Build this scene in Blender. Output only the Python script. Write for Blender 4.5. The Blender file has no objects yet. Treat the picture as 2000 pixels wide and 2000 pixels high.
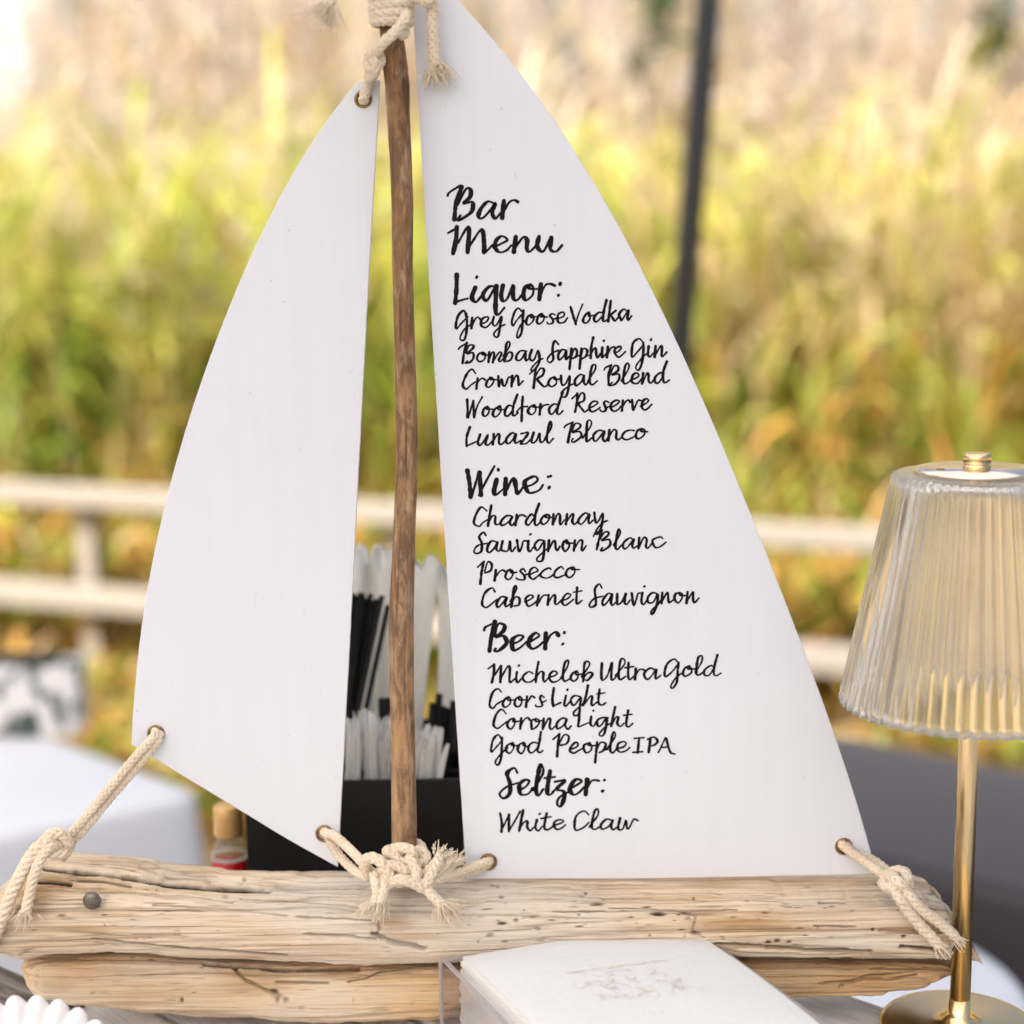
import bpy, bmesh, math, random
import numpy as np
from mathutils import Vector, Matrix, noise as mnoise

random.seed(7)
rng = np.random.default_rng(11)
scene = bpy.context.scene
COL = scene.collection
R = math.radians

# ------------------------------------------------------------------ camera
ZT = 1.05                                   # bar top height
CAM = Vector((0.0, -0.898, ZT + 0.440))
PITCH, ROLL, FPX = R(9.43), 0.015, 3250.0
fwd = Vector((0, math.cos(PITCH), -math.sin(PITCH)))
r0 = Vector((1, 0, 0))
u0 = r0.cross(fwd)
rgt = r0 * math.cos(ROLL) - u0 * math.sin(ROLL)
upv = u0 * math.cos(ROLL) + r0 * math.sin(ROLL)
cam_d = bpy.data.cameras.new("camera")
cam = bpy.data.objects.new("camera", cam_d)
COL.objects.link(cam)
m = Matrix((rgt, upv, -fwd)).transposed().to_4x4()
m.translation = CAM
cam.matrix_world = m
cam_d.sensor_width = 36.0
cam_d.sensor_fit = 'HORIZONTAL'
cam_d.lens = FPX / 2000.0 * 36.0
cam_d.clip_start = 0.05
cam_d.clip_end = 800.0
cam_d.dof.use_dof = True
cam_d.dof.focus_distance = 0.90
cam_d.dof.aperture_fstop = 3.6
scene.camera = cam

# ------------------------------------------------------------------ light
SUN_EL, SUN_AZ = R(50), R(218)              # azimuth from +Y towards +X: front left of the scene
world = bpy.data.worlds.new("World")
scene.world = world
world.use_nodes = True
wn = world.node_tree
wn.nodes.clear()
sky = wn.nodes.new("ShaderNodeTexSky")
sky.sky_type = 'NISHITA'
sky.sun_disc = False
sky.sun_elevation = SUN_EL
sky.sun_rotation = SUN_AZ
sky.air_density = 0.8
sky.dust_density = 9.0
sky.ozone_density = 0.6
bgn = wn.nodes.new("ShaderNodeBackground")
bgn.inputs["Strength"].default_value = 0.105
won = wn.nodes.new("ShaderNodeOutputWorld")
hz = wn.nodes.new("ShaderNodeHueSaturation")         # hazy, milky daylight
hz.inputs["Saturation"].default_value = 1.0
wn.links.new(sky.outputs[0], hz.inputs["Color"])
wn.links.new(hz.outputs[0], bgn.inputs[0])
wn.links.new(bgn.outputs[0], won.inputs[0])
sun_d = bpy.data.lights.new("sun", 'SUN')
sun_d.energy = 4.9
sun_d.angle = R(0.6)
sun_d.color = (1.0, 0.98, 0.955)
sun = bpy.data.objects.new("sun", sun_d)
COL.objects.link(sun)
sdir = Vector((math.sin(SUN_AZ) * math.cos(SUN_EL), math.cos(SUN_AZ) * math.cos(SUN_EL), math.sin(SUN_EL)))
sun.rotation_euler = (-sdir).to_track_quat('-Z', 'Y').to_euler()
sun.location = (-3, -3, 6)

vs = scene.view_settings
vs.view_transform = 'Standard'
vs.look = 'None'
vs.exposure = 1.36
vs.gamma = 1.0
cy = scene.cycles
cy.use_denoising = True
cy.max_bounces = 12
cy.transmission_bounces = 10
cy.transparent_max_bounces = 12
cy.caustics_refractive = False
cy.caustics_reflective = False
cy.sample_clamp_indirect = 6.0

# ------------------------------------------------------------------ helpers
def ray(px, py):
    return (fwd * FPX + rgt * (px - 1000.0) - upv * (py - 1000.0)).normalized()
def P(px, py, y=0.0):
    d = ray(px, py); t = (y - CAM.y) / d.y
    return CAM + d * t
def Pz(px, py, z):
    d = ray(px, py); t = (z - CAM.z) / d.z
    return CAM + d * t
def proj(v):
    """pixel of arrays of points (n,3)"""
    a = np.asarray(v) - np.array(CAM)
    f = a @ np.array(fwd)
    return 1000 + FPX * (a @ np.array(rgt)) / f, 1000 - FPX * (a @ np.array(upv)) / f

def tag(o, label=None, cat=None, group=None, kind=None):
    if label: o["label"] = label
    if cat: o["category"] = cat
    if group: o["group"] = group
    if kind: o["kind"] = kind
    return o
def empty(name, loc, label=None, cat=None, group=None):
    o = bpy.data.objects.new(name, None)
    COL.objects.link(o)
    o.location = loc
    o.empty_display_size = 0.05
    return tag(o, label, cat, group)
def link_mesh(name, me, mat=None, parent=None, smooth=True):
    o = bpy.data.objects.new(name, me)
    COL.objects.link(o)
    if mat is not None and len(me.materials) == 0:
        me.materials.append(mat)
    if parent is not None:
        o.parent = parent
        o.matrix_parent_inverse = world_mat(parent).inverted()
    if smooth and len(me.polygons):
        me.polygons.foreach_set("use_smooth", [True] * len(me.polygons))
    return o
def world_mat(o):
    mm = Matrix.LocRotScale(o.location, o.rotation_euler, o.scale)
    if o.parent is not None:
        return world_mat(o.parent) @ o.matrix_parent_inverse @ mm
    return mm
def obj(name, verts, faces, mat=None, parent=None, smooth=True):
    me = bpy.data.meshes.new(name)
    me.from_pydata([tuple(v) for v in verts], [], [tuple(f) for f in faces])
    me.update()
    return link_mesh(name, me, mat, parent, smooth)
def bm_obj(name, bm, mat=None, parent=None, smooth=False):
    me = bpy.data.meshes.new(name)
    bmesh.ops.recalc_face_normals(bm, faces=bm.faces)
    bm.to_mesh(me); bm.free()
    return link_mesh(name, me, mat, parent, smooth)
def set_attr(o, name, vals):
    a = o.data.attributes.new(name, 'FLOAT', 'POINT')
    a.data.foreach_set("value", np.asarray(vals, dtype=np.float32))
def bevel_box(bm, c, s, b=0.002, rot=0.0, seg=2, mat3=None):
    r = bmesh.ops.create_cube(bm, size=1.0)
    vsx = r["verts"]
    M = Matrix.Translation(c) @ (mat3.to_4x4() if mat3 else Matrix.Rotation(rot, 4, 'Z')) @ Matrix.Diagonal((s[0], s[1], s[2], 1))
    bmesh.ops.transform(bm, matrix=M, verts=vsx)
    if b > 0:
        es = list({e for v in vsx for e in v.link_edges})
        bmesh.ops.bevel(bm, geom=es, offset=b, segments=seg, profile=0.5, affect='EDGES')
def catmull(pts, n=8, closed=False):
    pts = [np.asarray(p, float) for p in pts]
    if len(pts) < 3:
        a, b = pts[0], pts[-1]
        return np.array([a + (b - a) * t for t in np.linspace(0, 1, n + 1)])
    out = []
    N = len(pts)
    rg = range(N if closed else N - 1)
    for i in rg:
        p0 = pts[(i - 1) % N] if (closed or i > 0) else 2 * pts[0] - pts[1]
        p1 = pts[i]; p2 = pts[(i + 1) % N]
        p3 = pts[(i + 2) % N] if (closed or i + 2 < N) else 2 * pts[-1] - pts[-2]
        for t in np.arange(n) / n:
            out.append(0.5 * ((2 * p1) + (-p0 + p2) * t + (2 * p0 - 5 * p1 + 4 * p2 - p3) * t ** 2 + (-p0 + 3 * p1 - 3 * p2 + p3) * t ** 3))
    if not closed:
        out.append(pts[-1])
    return np.array(out)
def resample(path, step):
    d = np.r_[0, np.cumsum(np.linalg.norm(np.diff(path, axis=0), axis=1))]
    n = max(2, int(d[-1] / step) + 1)
    s = np.linspace(0, d[-1], n)
    return np.stack([np.interp(s, d, path[:, k]) for k in range(path.shape[1])], axis=1), s
def frames(path):
    T = np.gradient(path, axis=0)
    T /= np.linalg.norm(T, axis=1)[:, None] + 1e-12
    n = np.cross(T[0], [0, 0, 1.0])
    if np.linalg.norm(n) < 1e-3: n = np.cross(T[0], [0, 1.0, 0])
    n /= np.linalg.norm(n)
    N = [n]
    for i in range(1, len(path)):
        n = N[-1] - T[i] * np.dot(N[-1], T[i])
        n /= np.linalg.norm(n) + 1e-12
        N.append(n)
    N = np.array(N)
    return T, N, np.cross(T, N)
def tube(path, rad, sides=8, caps=True):
    path = np.asarray(path, float)
    rad = np.broadcast_to(np.asarray(rad, float), (len(path),))
    T, N, B = frames(path)
    a = np.linspace(0, 2 * np.pi, sides, endpoint=False)
    V = (path[:, None, :] + rad[:, None, None] * (np.cos(a)[None, :, None] * N[:, None, :] + np.sin(a)[None, :, None] * B[:, None, :])).reshape(-1, 3)
    F = []
    n = len(path)
    for i in range(n - 1):
        for k in range(sides):
            k2 = (k + 1) % sides
            F.append((i * sides + k, i * sides + k2, (i + 1) * sides + k2, (i + 1) * sides + k))
    if caps:
        F.append(tuple(range(sides - 1, -1, -1)))
        F.append(tuple(range((n - 1) * sides, n * sides)))
    return V, F
class MB:
    def __init__(s): s.V = []; s.F = []; s.n = 0
    def add(s, V, F):
        V = np.asarray(V, float)
        s.V.append(V); s.F += [tuple(i + s.n for i in f) for f in F]; s.n += len(V)
    def build(s, name, mat, parent=None, smooth=True):
        return obj(name, np.concatenate(s.V), s.F, mat, parent, smooth)
def lathe(profile, sides=48, close=False, mod=None):
    V = []; F = []
    n = len(profile)
    for (r_, z_) in profile:
        for k in range(sides):
            a = 2 * math.pi * k / sides
            rr = r_ * (mod(k, r_, z_) if mod else 1)
            V.append((rr * math.cos(a), rr * math.sin(a), z_))
    for i in range(n - 1 if not close else n):
        j = (i + 1) % n
        for k in range(sides):
            k2 = (k + 1) % sides
            F.append((i * sides + k, i * sides + k2, j * sides + k2, j * sides + k))
    if not close:
        if profile[0][0] > 1e-6: F.append(tuple(range(sides - 1, -1, -1)))
        if profile[-1][0] > 1e-6: F.append(tuple(range((n - 1) * sides, n * sides)))
    return np.array(V), F

# smooth value noise (numpy)
_perm = rng.permutation(256); _perm = np.r_[_perm, _perm, _perm]
_val = rng.random(256) * 2 - 1
def vnoise(x, y, z=0.0):
    x, y, z = np.broadcast_arrays(np.asarray(x, float), np.asarray(y, float), np.asarray(z, float))
    xi = np.floor(x).astype(int); yi = np.floor(y).astype(int); zi = np.floor(z).astype(int)
    fx = x - xi; fy = y - yi; fz = z - zi
    fx = fx * fx * (3 - 2 * fx); fy = fy * fy * (3 - 2 * fy); fz = fz * fz * (3 - 2 * fz)
    def h(a, b, c): return _val[_perm[_perm[_perm[a & 255] + (b & 255)] + (c & 255)]]
    def L(a, b, t): return a + (b - a) * t
    return L(L(L(h(xi, yi, zi), h(xi + 1, yi, zi), fx), L(h(xi, yi + 1, zi), h(xi + 1, yi + 1, zi), fx), fy),
             L(L(h(xi, yi, zi + 1), h(xi + 1, yi, zi + 1), fx), L(h(xi, yi + 1, zi + 1), h(xi + 1, yi + 1, zi + 1), fx), fy), fz)
def fbm(x, y, z=0.0, o=4):
    s = 0; a = 1.0; t = 0
    for i in range(o):
        s = s + a * vnoise(np.asarray(x) * 2 ** i + 17 * i, np.asarray(y) * 2 ** i + 5 * i, z); t += a; a *= 0.5
    return s / t

# ------------------------------------------------------------------ materials
def new_mat(name):
    mt = bpy.data.materials.new(name); mt.use_nodes = True
    nt = mt.node_tree
    b = nt.nodes["Principled BSDF"]
    return mt, nt, b
def N_(nt, t, **kw):
    n = nt.nodes.new(t)
    for k, v in kw.items():
        if k in n.inputs: n.inputs[k].default_value = v
        else: setattr(n, k, v)
    return n
def ramp(nt, fac, stops):
    r_ = nt.nodes.new("ShaderNodeValToRGB")
    e = r_.color_ramp.elements
    e[0].position, e[0].color = stops[0][0], (*stops[0][1], 1)
    e[1].position, e[1].color = stops[-1][0], (*stops[-1][1], 1)
    for p_, c_ in stops[1:-1]:
        x = e.new(p_); x.color = (*c_, 1)
    nt.links.new(fac, r_.inputs[0])
    return r_.outputs[0]
def mixc(nt, fac, a, b, mode='MIX'):
    mx = nt.nodes.new("ShaderNodeMix"); mx.data_type = 'RGBA'; mx.blend_type = mode
    for s, v in ((mx.inputs[0], fac), (mx.inputs[6], a), (mx.inputs[7], b)):
        if hasattr(v, "links"): nt.links.new(v, s)
        elif isinstance(v, (int, float)): s.default_value = v
        else: s.default_value = (*v, 1)
    return mx.outputs[2]
def coords(nt, scale, kind="Object", rot=(0, 0, 0)):
    tc = nt.nodes.new("ShaderNodeTexCoord"); mp = nt.nodes.new("ShaderNodeMapping")
    nt.links.new(tc.outputs[kind], mp.inputs[0])
    mp.inputs["Scale"].default_value = scale
    mp.inputs["Rotation"].default_value = rot
    return mp.outputs[0]
def noise(nt, vec, scale, detail=4, rough=0.55, dist=0.0):
    n = N_(nt, "ShaderNodeTexNoise", Scale=scale, Detail=detail, Roughness=rough, Distortion=dist)
    nt.links.new(vec, n.inputs["Vector"])
    return n.outputs["Fac"]
def bump(nt, h, b, strength=0.3, dist=0.001):
    bp = N_(nt, "ShaderNodeBump", Strength=strength, Distance=dist)
    nt.links.new(h, bp.inputs["Height"]); nt.links.new(bp.outputs[0], b.inputs["Normal"])
def plain(name, col, rough=0.5, metal=0.0, var=0.08, nscale=40.0, bmp=0.0):
    mt, nt, b = new_mat(name)
    f = noise(nt, coords(nt, (1, 1, 1)), nscale)
    c0 = tuple(max(0, c * (1 - var)) for c in col); c1 = tuple(min(1, c * (1 + var)) for c in col)
    nt.links.new(ramp(nt, f, [(0.3, c0), (0.7, c1)]), b.inputs["Base Color"])
    b.inputs["Roughness"].default_value = rough; b.inputs["Metallic"].default_value = metal
    if bmp: bump(nt, f, b, bmp, 0.001)
    return mt

def wood(name, dark, mid, light, long_=(4, 60, 60), gray=None, crackcol=(0.03, 0.018, 0.01), staincol=(0.42, 0.24, 0.09), rough=0.75, fine=0.5):
    mt, nt, b = new_mat(name)
    v = coords(nt, long_)
    f = noise(nt, v, 1.0, 6, 0.62, 0.6)
    c = ramp(nt, f, [(0.28, dark), (0.47, mid), (0.72, light)])
    v2 = coords(nt, (long_[0] * 2.0, long_[1] * 5, long_[2] * 5))
    f2 = noise(nt, v2, 1.0, 5, 0.65, 0.3)
    g = ramp(nt, f2, [(0.30, (0.45, 0.33, 0.24)), (0.48, (1, 1, 1))])
    c = mixc(nt, fine, c, g, 'MULTIPLY')
    if gray:
        f3 = noise(nt, coords(nt, (6, 14, 14)), 1.0, 3)
        c = mixc(nt, ramp(nt, f3, [(0.48, (0, 0, 0)), (0.66, (0.7, 0.7, 0.7))]), c, gray)
    if name.startswith("driftwood"):                      # hair-fine open grain and small dark flecks
        f4 = noise(nt, coords(nt, (7, 420, 420)), 1.0, 4, 0.6, 0.25)
        c = mixc(nt, ramp(nt, f4, [(0.30, (0.68, 0.68, 0.68)), (0.42, (0, 0, 0))]), c, (0.20, 0.115, 0.055))
        f5 = noise(nt, coords(nt, (70, 330, 330)), 1.0, 2, 0.5)
        c = mixc(nt, ramp(nt, f5, [(0.22, (0.85, 0.85, 0.85)), (0.29, (0, 0, 0))]), c, (0.10, 0.055, 0.03))
    at = N_(nt, "ShaderNodeAttribute", attribute_name="stain")
    c = mixc(nt, at.outputs["Fac"], c, staincol)
    at2 = N_(nt, "ShaderNodeAttribute", attribute_name="crack")
    c = mixc(nt, at2.outputs["Fac"], c, crackcol)
    nt.links.new(c, b.inputs["Base Color"])
    b.inputs["Roughness"].default_value = rough
    b.inputs["Specular IOR Level"].default_value = 0.25
    bump(nt, f2, b, 0.85, 0.0016)
    return mt

M_drift = wood("driftwood", (0.40, 0.24, 0.115), (0.74, 0.57, 0.38), (0.86, 0.75, 0.585), long_=(3.6, 110, 110), gray=(0.68, 0.63, 0.56), fine=0.9)
M_drift2 = wood("driftwood_split", (0.42, 0.22, 0.08), (0.70, 0.45, 0.225), (0.80, 0.61, 0.38), long_=(3.6, 110, 110), gray=(0.74, 0.66, 0.54), fine=0.85)
M_mast = wood("mast_wood", (0.085, 0.037, 0.017), (0.26, 0.135, 0.060), (0.44, 0.265, 0.135), long_=(150, 150, 26), fine=0.8, rough=0.6)
M_bar = wood("weathered_planks", (0.32, 0.28, 0.24), (0.75, 0.735, 0.71), (0.85, 0.84, 0.82), long_=(5, 55, 55), rough=0.28, fine=0.45)  # pale plank tone has a sky reflection put into the base colour

# white painted plywood
M_sail, nt, b = new_mat("white_painted_plywood")
f = noise(nt, coords(nt, (120, 120, 4)), 1.0, 6, 0.65)
f2 = noise(nt, coords(nt, (6, 6, 5)), 1.0, 3)
c = mixc(nt, 0.5, ramp(nt, f, [(0.3, (0.695, 0.72, 0.79)), (0.7, (0.735, 0.76, 0.825))]), ramp(nt, f2, [(0.35, (0.70, 0.725, 0.79)), (0.65, (0.73, 0.755, 0.825))]))
nt.links.new(c, b.inputs["Base Color"]); b.inputs["Roughness"].default_value = 0.45
sp = noise(nt, coords(nt, (1, 1, 1)), 330, 1)
c = mixc(nt, ramp(nt, sp, [(0.17, (0.7, 0.7, 0.7)), (0.205, (0, 0, 0))]), c, (0.42, 0.40, 0.38))       # a few flecks where the paint missed
nt.links.new(c, b.inputs["Base Color"])
bump(nt, f, b, 0.32, 0.0009)
M_ink = plain("black_ink", (0.012, 0.008, 0.009), 0.5, var=0.35, nscale=120)

# rope
M_rope, nt, b = new_mat("cotton_rope")
f = noise(nt, coords(nt, (1, 1, 1)), 900, 3)
f2 = noise(nt, coords(nt, (1, 1, 1)), 60, 3)
c = mixc(nt, 0.4, ramp(nt, f, [(0.3, (0.62, 0.50, 0.35)), (0.65, (0.83, 0.74, 0.60))]), ramp(nt, f2, [(0.35, (0.68, 0.54, 0.38)), (0.6, (0.82, 0.73, 0.6))]))
nt.links.new(c, b.inputs["Base Color"]); b.inputs["Roughness"].default_value = 0.9
b.inputs["Specular IOR Level"].default_value = 0.1
bump(nt, f, b, 0.4, 0.0004)

M_brass = plain("brushed_brass", (0.83, 0.62, 0.33), 0.24, 1.0, 0.05, 30)
M_brass_reflect = plain("brass_pale_reflection", (0.88, 0.80, 0.70), 0.22, 1.0, 0.04, 30)  # brass plate with the pale reflection from above put into its colour
M_oldbrass = plain("aged_brass", (0.27, 0.165, 0.07), 0.30, 1.0, 0.3, 300)
M_steel = plain("aged_steel", (0.17, 0.155, 0.13), 0.45, 0.8, 0.3, 300)
M_black = plain("black_plastic", (0.012, 0.013, 0.014), 0.35, var=0.2)
M_blackstraw = plain("black_straw", (0.010, 0.012, 0.013), 0.3, var=0.2)
for _m, _s in ((M_ink, 0.08), (M_black, 0.22), (M_blackstraw, 0.25)):
    _m.node_tree.nodes["Principled BSDF"].inputs["Specular IOR Level"].default_value = _s
M_paper = plain("white_paper", (0.92, 0.91, 0.885), 0.75, var=0.05, nscale=200, bmp=0.2)
nt = M_paper.node_tree; b = nt.nodes["Principled BSDF"]
b.inputs["Roughness"].default_value = 0.8
tr = nt.nodes.new("ShaderNodeBsdfTranslucent"); tr.inputs[0].default_value = (0.94, 0.93, 0.90, 1)
ms = nt.nodes.new("ShaderNodeMixShader"); ms.inputs[0].default_value = 0.6
nt.links.new(b.outputs[0], ms.inputs[1]); nt.links.new(tr.outputs[0], ms.inputs[2]); nt.links.new(ms.outputs[0], nt.nodes["Material Output"].inputs[0])
M_napkin = plain("napkin_paper", (0.70, 0.695, 0.685), 0.85, var=0.02, nscale=300, bmp=0.25)
M_foil = plain("pale_gold_print", (0.68, 0.61, 0.52), 0.45, var=0.1)
M_cloth = plain("white_cloth", (0.80, 0.82, 0.86), 0.85, var=0.02, nscale=30)
M_blackcloth = plain("black_cloth", (0.036, 0.029, 0.033), 0.5, var=0.1, nscale=400)
M_blackcloth.node_tree.nodes["Principled BSDF"].inputs["Sheen Weight"].default_value = 0.6
M_blackcloth.node_tree.nodes["Principled BSDF"].inputs["Sheen Roughness"].default_value = 0.35
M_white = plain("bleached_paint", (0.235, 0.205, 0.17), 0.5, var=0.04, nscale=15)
M_pole = plain("grey_pole", (0.020, 0.021, 0.020), 0.35, var=0.1)
M_shell, nt, b = new_mat("white_shell")
f = noise(nt, coords(nt, (1, 1, 1)), 40, 4)
nt.links.new(ramp(nt, f, [(0.3, (0.78, 0.75, 0.75)), (0.7, (0.84, 0.82, 0.82))]), b.inputs["Base Color"])
b.inputs["Roughness"].default_value = 0.5
b.inputs["Subsurface Weight"].default_value = 0.15
b.inputs["Subsurface Radius"].default_value = (0.006, 0.005, 0.004)

def glass_mat(name, tint=(1, 1, 1), rough=0.0, ior=1.45, milky=0.0):
    mt, nt, b = new_mat(name)
    b.inputs["Base Color"].default_value = (*tint, 1)
    b.inputs["Transmission Weight"].default_value = 1.0 - milky
    b.inputs["Roughness"].default_value = rough
    b.inputs["IOR"].default_value = ior
    f = noise(nt, coords(nt, (1, 1, 1)), 25, 2)
    rr = nt.nodes.new("ShaderNodeMapRange")
    rr.inputs["To Min"].default_value = rough * 0.8; rr.inputs["To Max"].default_value = rough * 1.2 + 0.004
    nt.links.new(f, rr.inputs["Value"]); nt.links.new(rr.outputs[0], b.inputs["Roughness"])
    return mt
def sheet_mat(name, tint, clear, rough=0.03, ior=1.45, milky=0.0, glass=0.0):
    """clear sheet: straight-through transparency, a Fresnel gloss, optional milkiness and refraction"""
    mt, nt, b = new_mat(name)
    out = nt.nodes["Material Output"]
    f = noise(nt, coords(nt, (1, 1, 1)), 60, 2)
    col = ramp(nt, f, [(0.3, tuple(c * 0.97 for c in tint)), (0.7, tint)])
    tp = nt.nodes.new("ShaderNodeBsdfTransparent"); nt.links.new(col, tp.inputs[0])
    gl = N_(nt, "ShaderNodeBsdfGlossy", Roughness=rough)
    lw = N_(nt, "ShaderNodeLayerWeight", Blend=0.5)      # Schlick, the same from both sides of the sheet
    p5 = N_(nt, "ShaderNodeMath", operation='POWER'); nt.links.new(lw.outputs["Facing"], p5.inputs[0]); p5.inputs[1].default_value = 5.0
    fr = N_(nt, "ShaderNodeMath", operation='MULTIPLY_ADD'); nt.links.new(p5.outputs[0], fr.inputs[0]); fr.inputs[1].default_value = 0.95; fr.inputs[2].default_value = 0.045
    df = nt.nodes.new("ShaderNodeBsdfDiffuse"); nt.links.new(col, df.inputs[0])
    tl = nt.nodes.new("ShaderNodeBsdfTranslucent"); nt.links.new(col, tl.inputs[0])
    gs = N_(nt, "ShaderNodeBsdfGlass", Roughness=rough, IOR=ior); nt.links.new(col, gs.inputs[0])
    def mx(fac, a, b_):
        m_ = nt.nodes.new("ShaderNodeMixShader")
        if hasattr(fac, "links"): nt.links.new(fac, m_.inputs[0])
        else: m_.inputs[0].default_value = fac
        nt.links.new(a, m_.inputs[1]); nt.links.new(b_, m_.inputs[2]); return m_.outputs[0]
    body = mx(fr.outputs[0], tp.outputs[0], gl.outputs[0])
    if glass: body = mx(glass, body, gs.outputs[0])
    if milky: body = mx(milky, body, mx(0.6, df.outputs[0], tl.outputs[0]))
    nt.links.new(body, out.inputs["Surface"])
    return mt
M_shade = sheet_mat("ribbed_glass", (1.0, 0.99, 0.97), 1, 0.0, 1.50, 0.06, 0.80)
M_acryl = sheet_mat("clear_acrylic", (0.93, 0.92, 0.925), 1, 0.03, 1.45)
M_edge = sheet_mat("acrylic_edge", (0.80, 0.765, 0.765), 1, 0.05, 1.45, 0.55)
M_wrap = sheet_mat("clear_wrap", (0.97, 0.96, 0.95), 1, 0.06, 1.5, 0.40)
M_bottle = sheet_mat("bottle_glass", (0.86, 0.88, 0.82), 1, 0.03, 1.45, 0.15)
M_juice = plain("red_juice", (0.55, 0.008, 0.012), 0.2, var=0.1)
M_cork = plain("gold_cap", (0.66, 0.42, 0.16), 0.4, 0.3, 0.12, 60)

def leaf_mat(name):
    mt, nt, b = new_mat(name)
    at = N_(nt, "ShaderNodeAttribute", attribute_name="tint")
    nt.links.new(at.outputs["Color"], b.inputs["Base Color"])
    b.inputs["Roughness"].default_value = 0.65
    b.inputs["Specular IOR Level"].default_value = 0.2
    tr = nt.nodes.new("ShaderNodeBsdfTranslucent")
    nt.links.new(at.outputs["Color"], tr.inputs["Color"])
    ms = nt.nodes.new("ShaderNodeMixShader"); ms.inputs[0].default_value = 0.5
    out = nt.nodes["Material Output"]
    nt.links.new(b.outputs[0], ms.inputs[1]); nt.links.new(tr.outputs[0], ms.inputs[2])
    nt.links.new(ms.outputs[0], out.inputs["Surface"])
    return mt
M_leaf = leaf_mat("reed_leaves")

# ------------------------------------------------------------------ ground
mt, nt, b = new_mat("sandy_grass_ground")
f = noise(nt, coords(nt, (1, 1, 1)), 1.6, 6)
nt.links.new(ramp(nt, f, [(0.3, (0.16, 0.11, 0.045)), (0.5, (0.30, 0.20, 0.08)), (0.7, (0.24, 0.22, 0.07))]), b.inputs["Base Color"])
b.inputs["Roughness"].default_value = 0.9
g = 400.0
nn = 24
xs = np.sign(np.linspace(-1, 1, nn)) * np.abs(np.linspace(-1, 1, nn)) ** 3 * g
V = [(x, y, 0.0) for y in xs for x in xs]
F = [(j * nn + i, j * nn + i + 1, (j + 1) * nn + i + 1, (j + 1) * nn + i) for j in range(nn - 1) for i in range(nn - 1)]
tag(obj("ground", V, F, mt), kind="structure")

mt, nt, b = new_mat("bounce_ground_dark")
f = noise(nt, coords(nt, (1, 1, 1)), 3.0, 6)
nt.links.new(ramp(nt, f, [(0.3, (0.080, 0.085, 0.095)), (0.7, (0.110, 0.117, 0.128))]), b.inputs["Base Color"])
b.inputs["Roughness"].default_value = 0.8
tag(obj("bounce_ground", [(-9, -10, 0.004), (9, -10, 0.004), (9, 2.6, 0.004), (-9, 2.6, 0.004)], [(0, 1, 2, 3)], mt), kind="structure")  # unseen ground sheet, added to cut and cool the light bounced onto the sails

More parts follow.
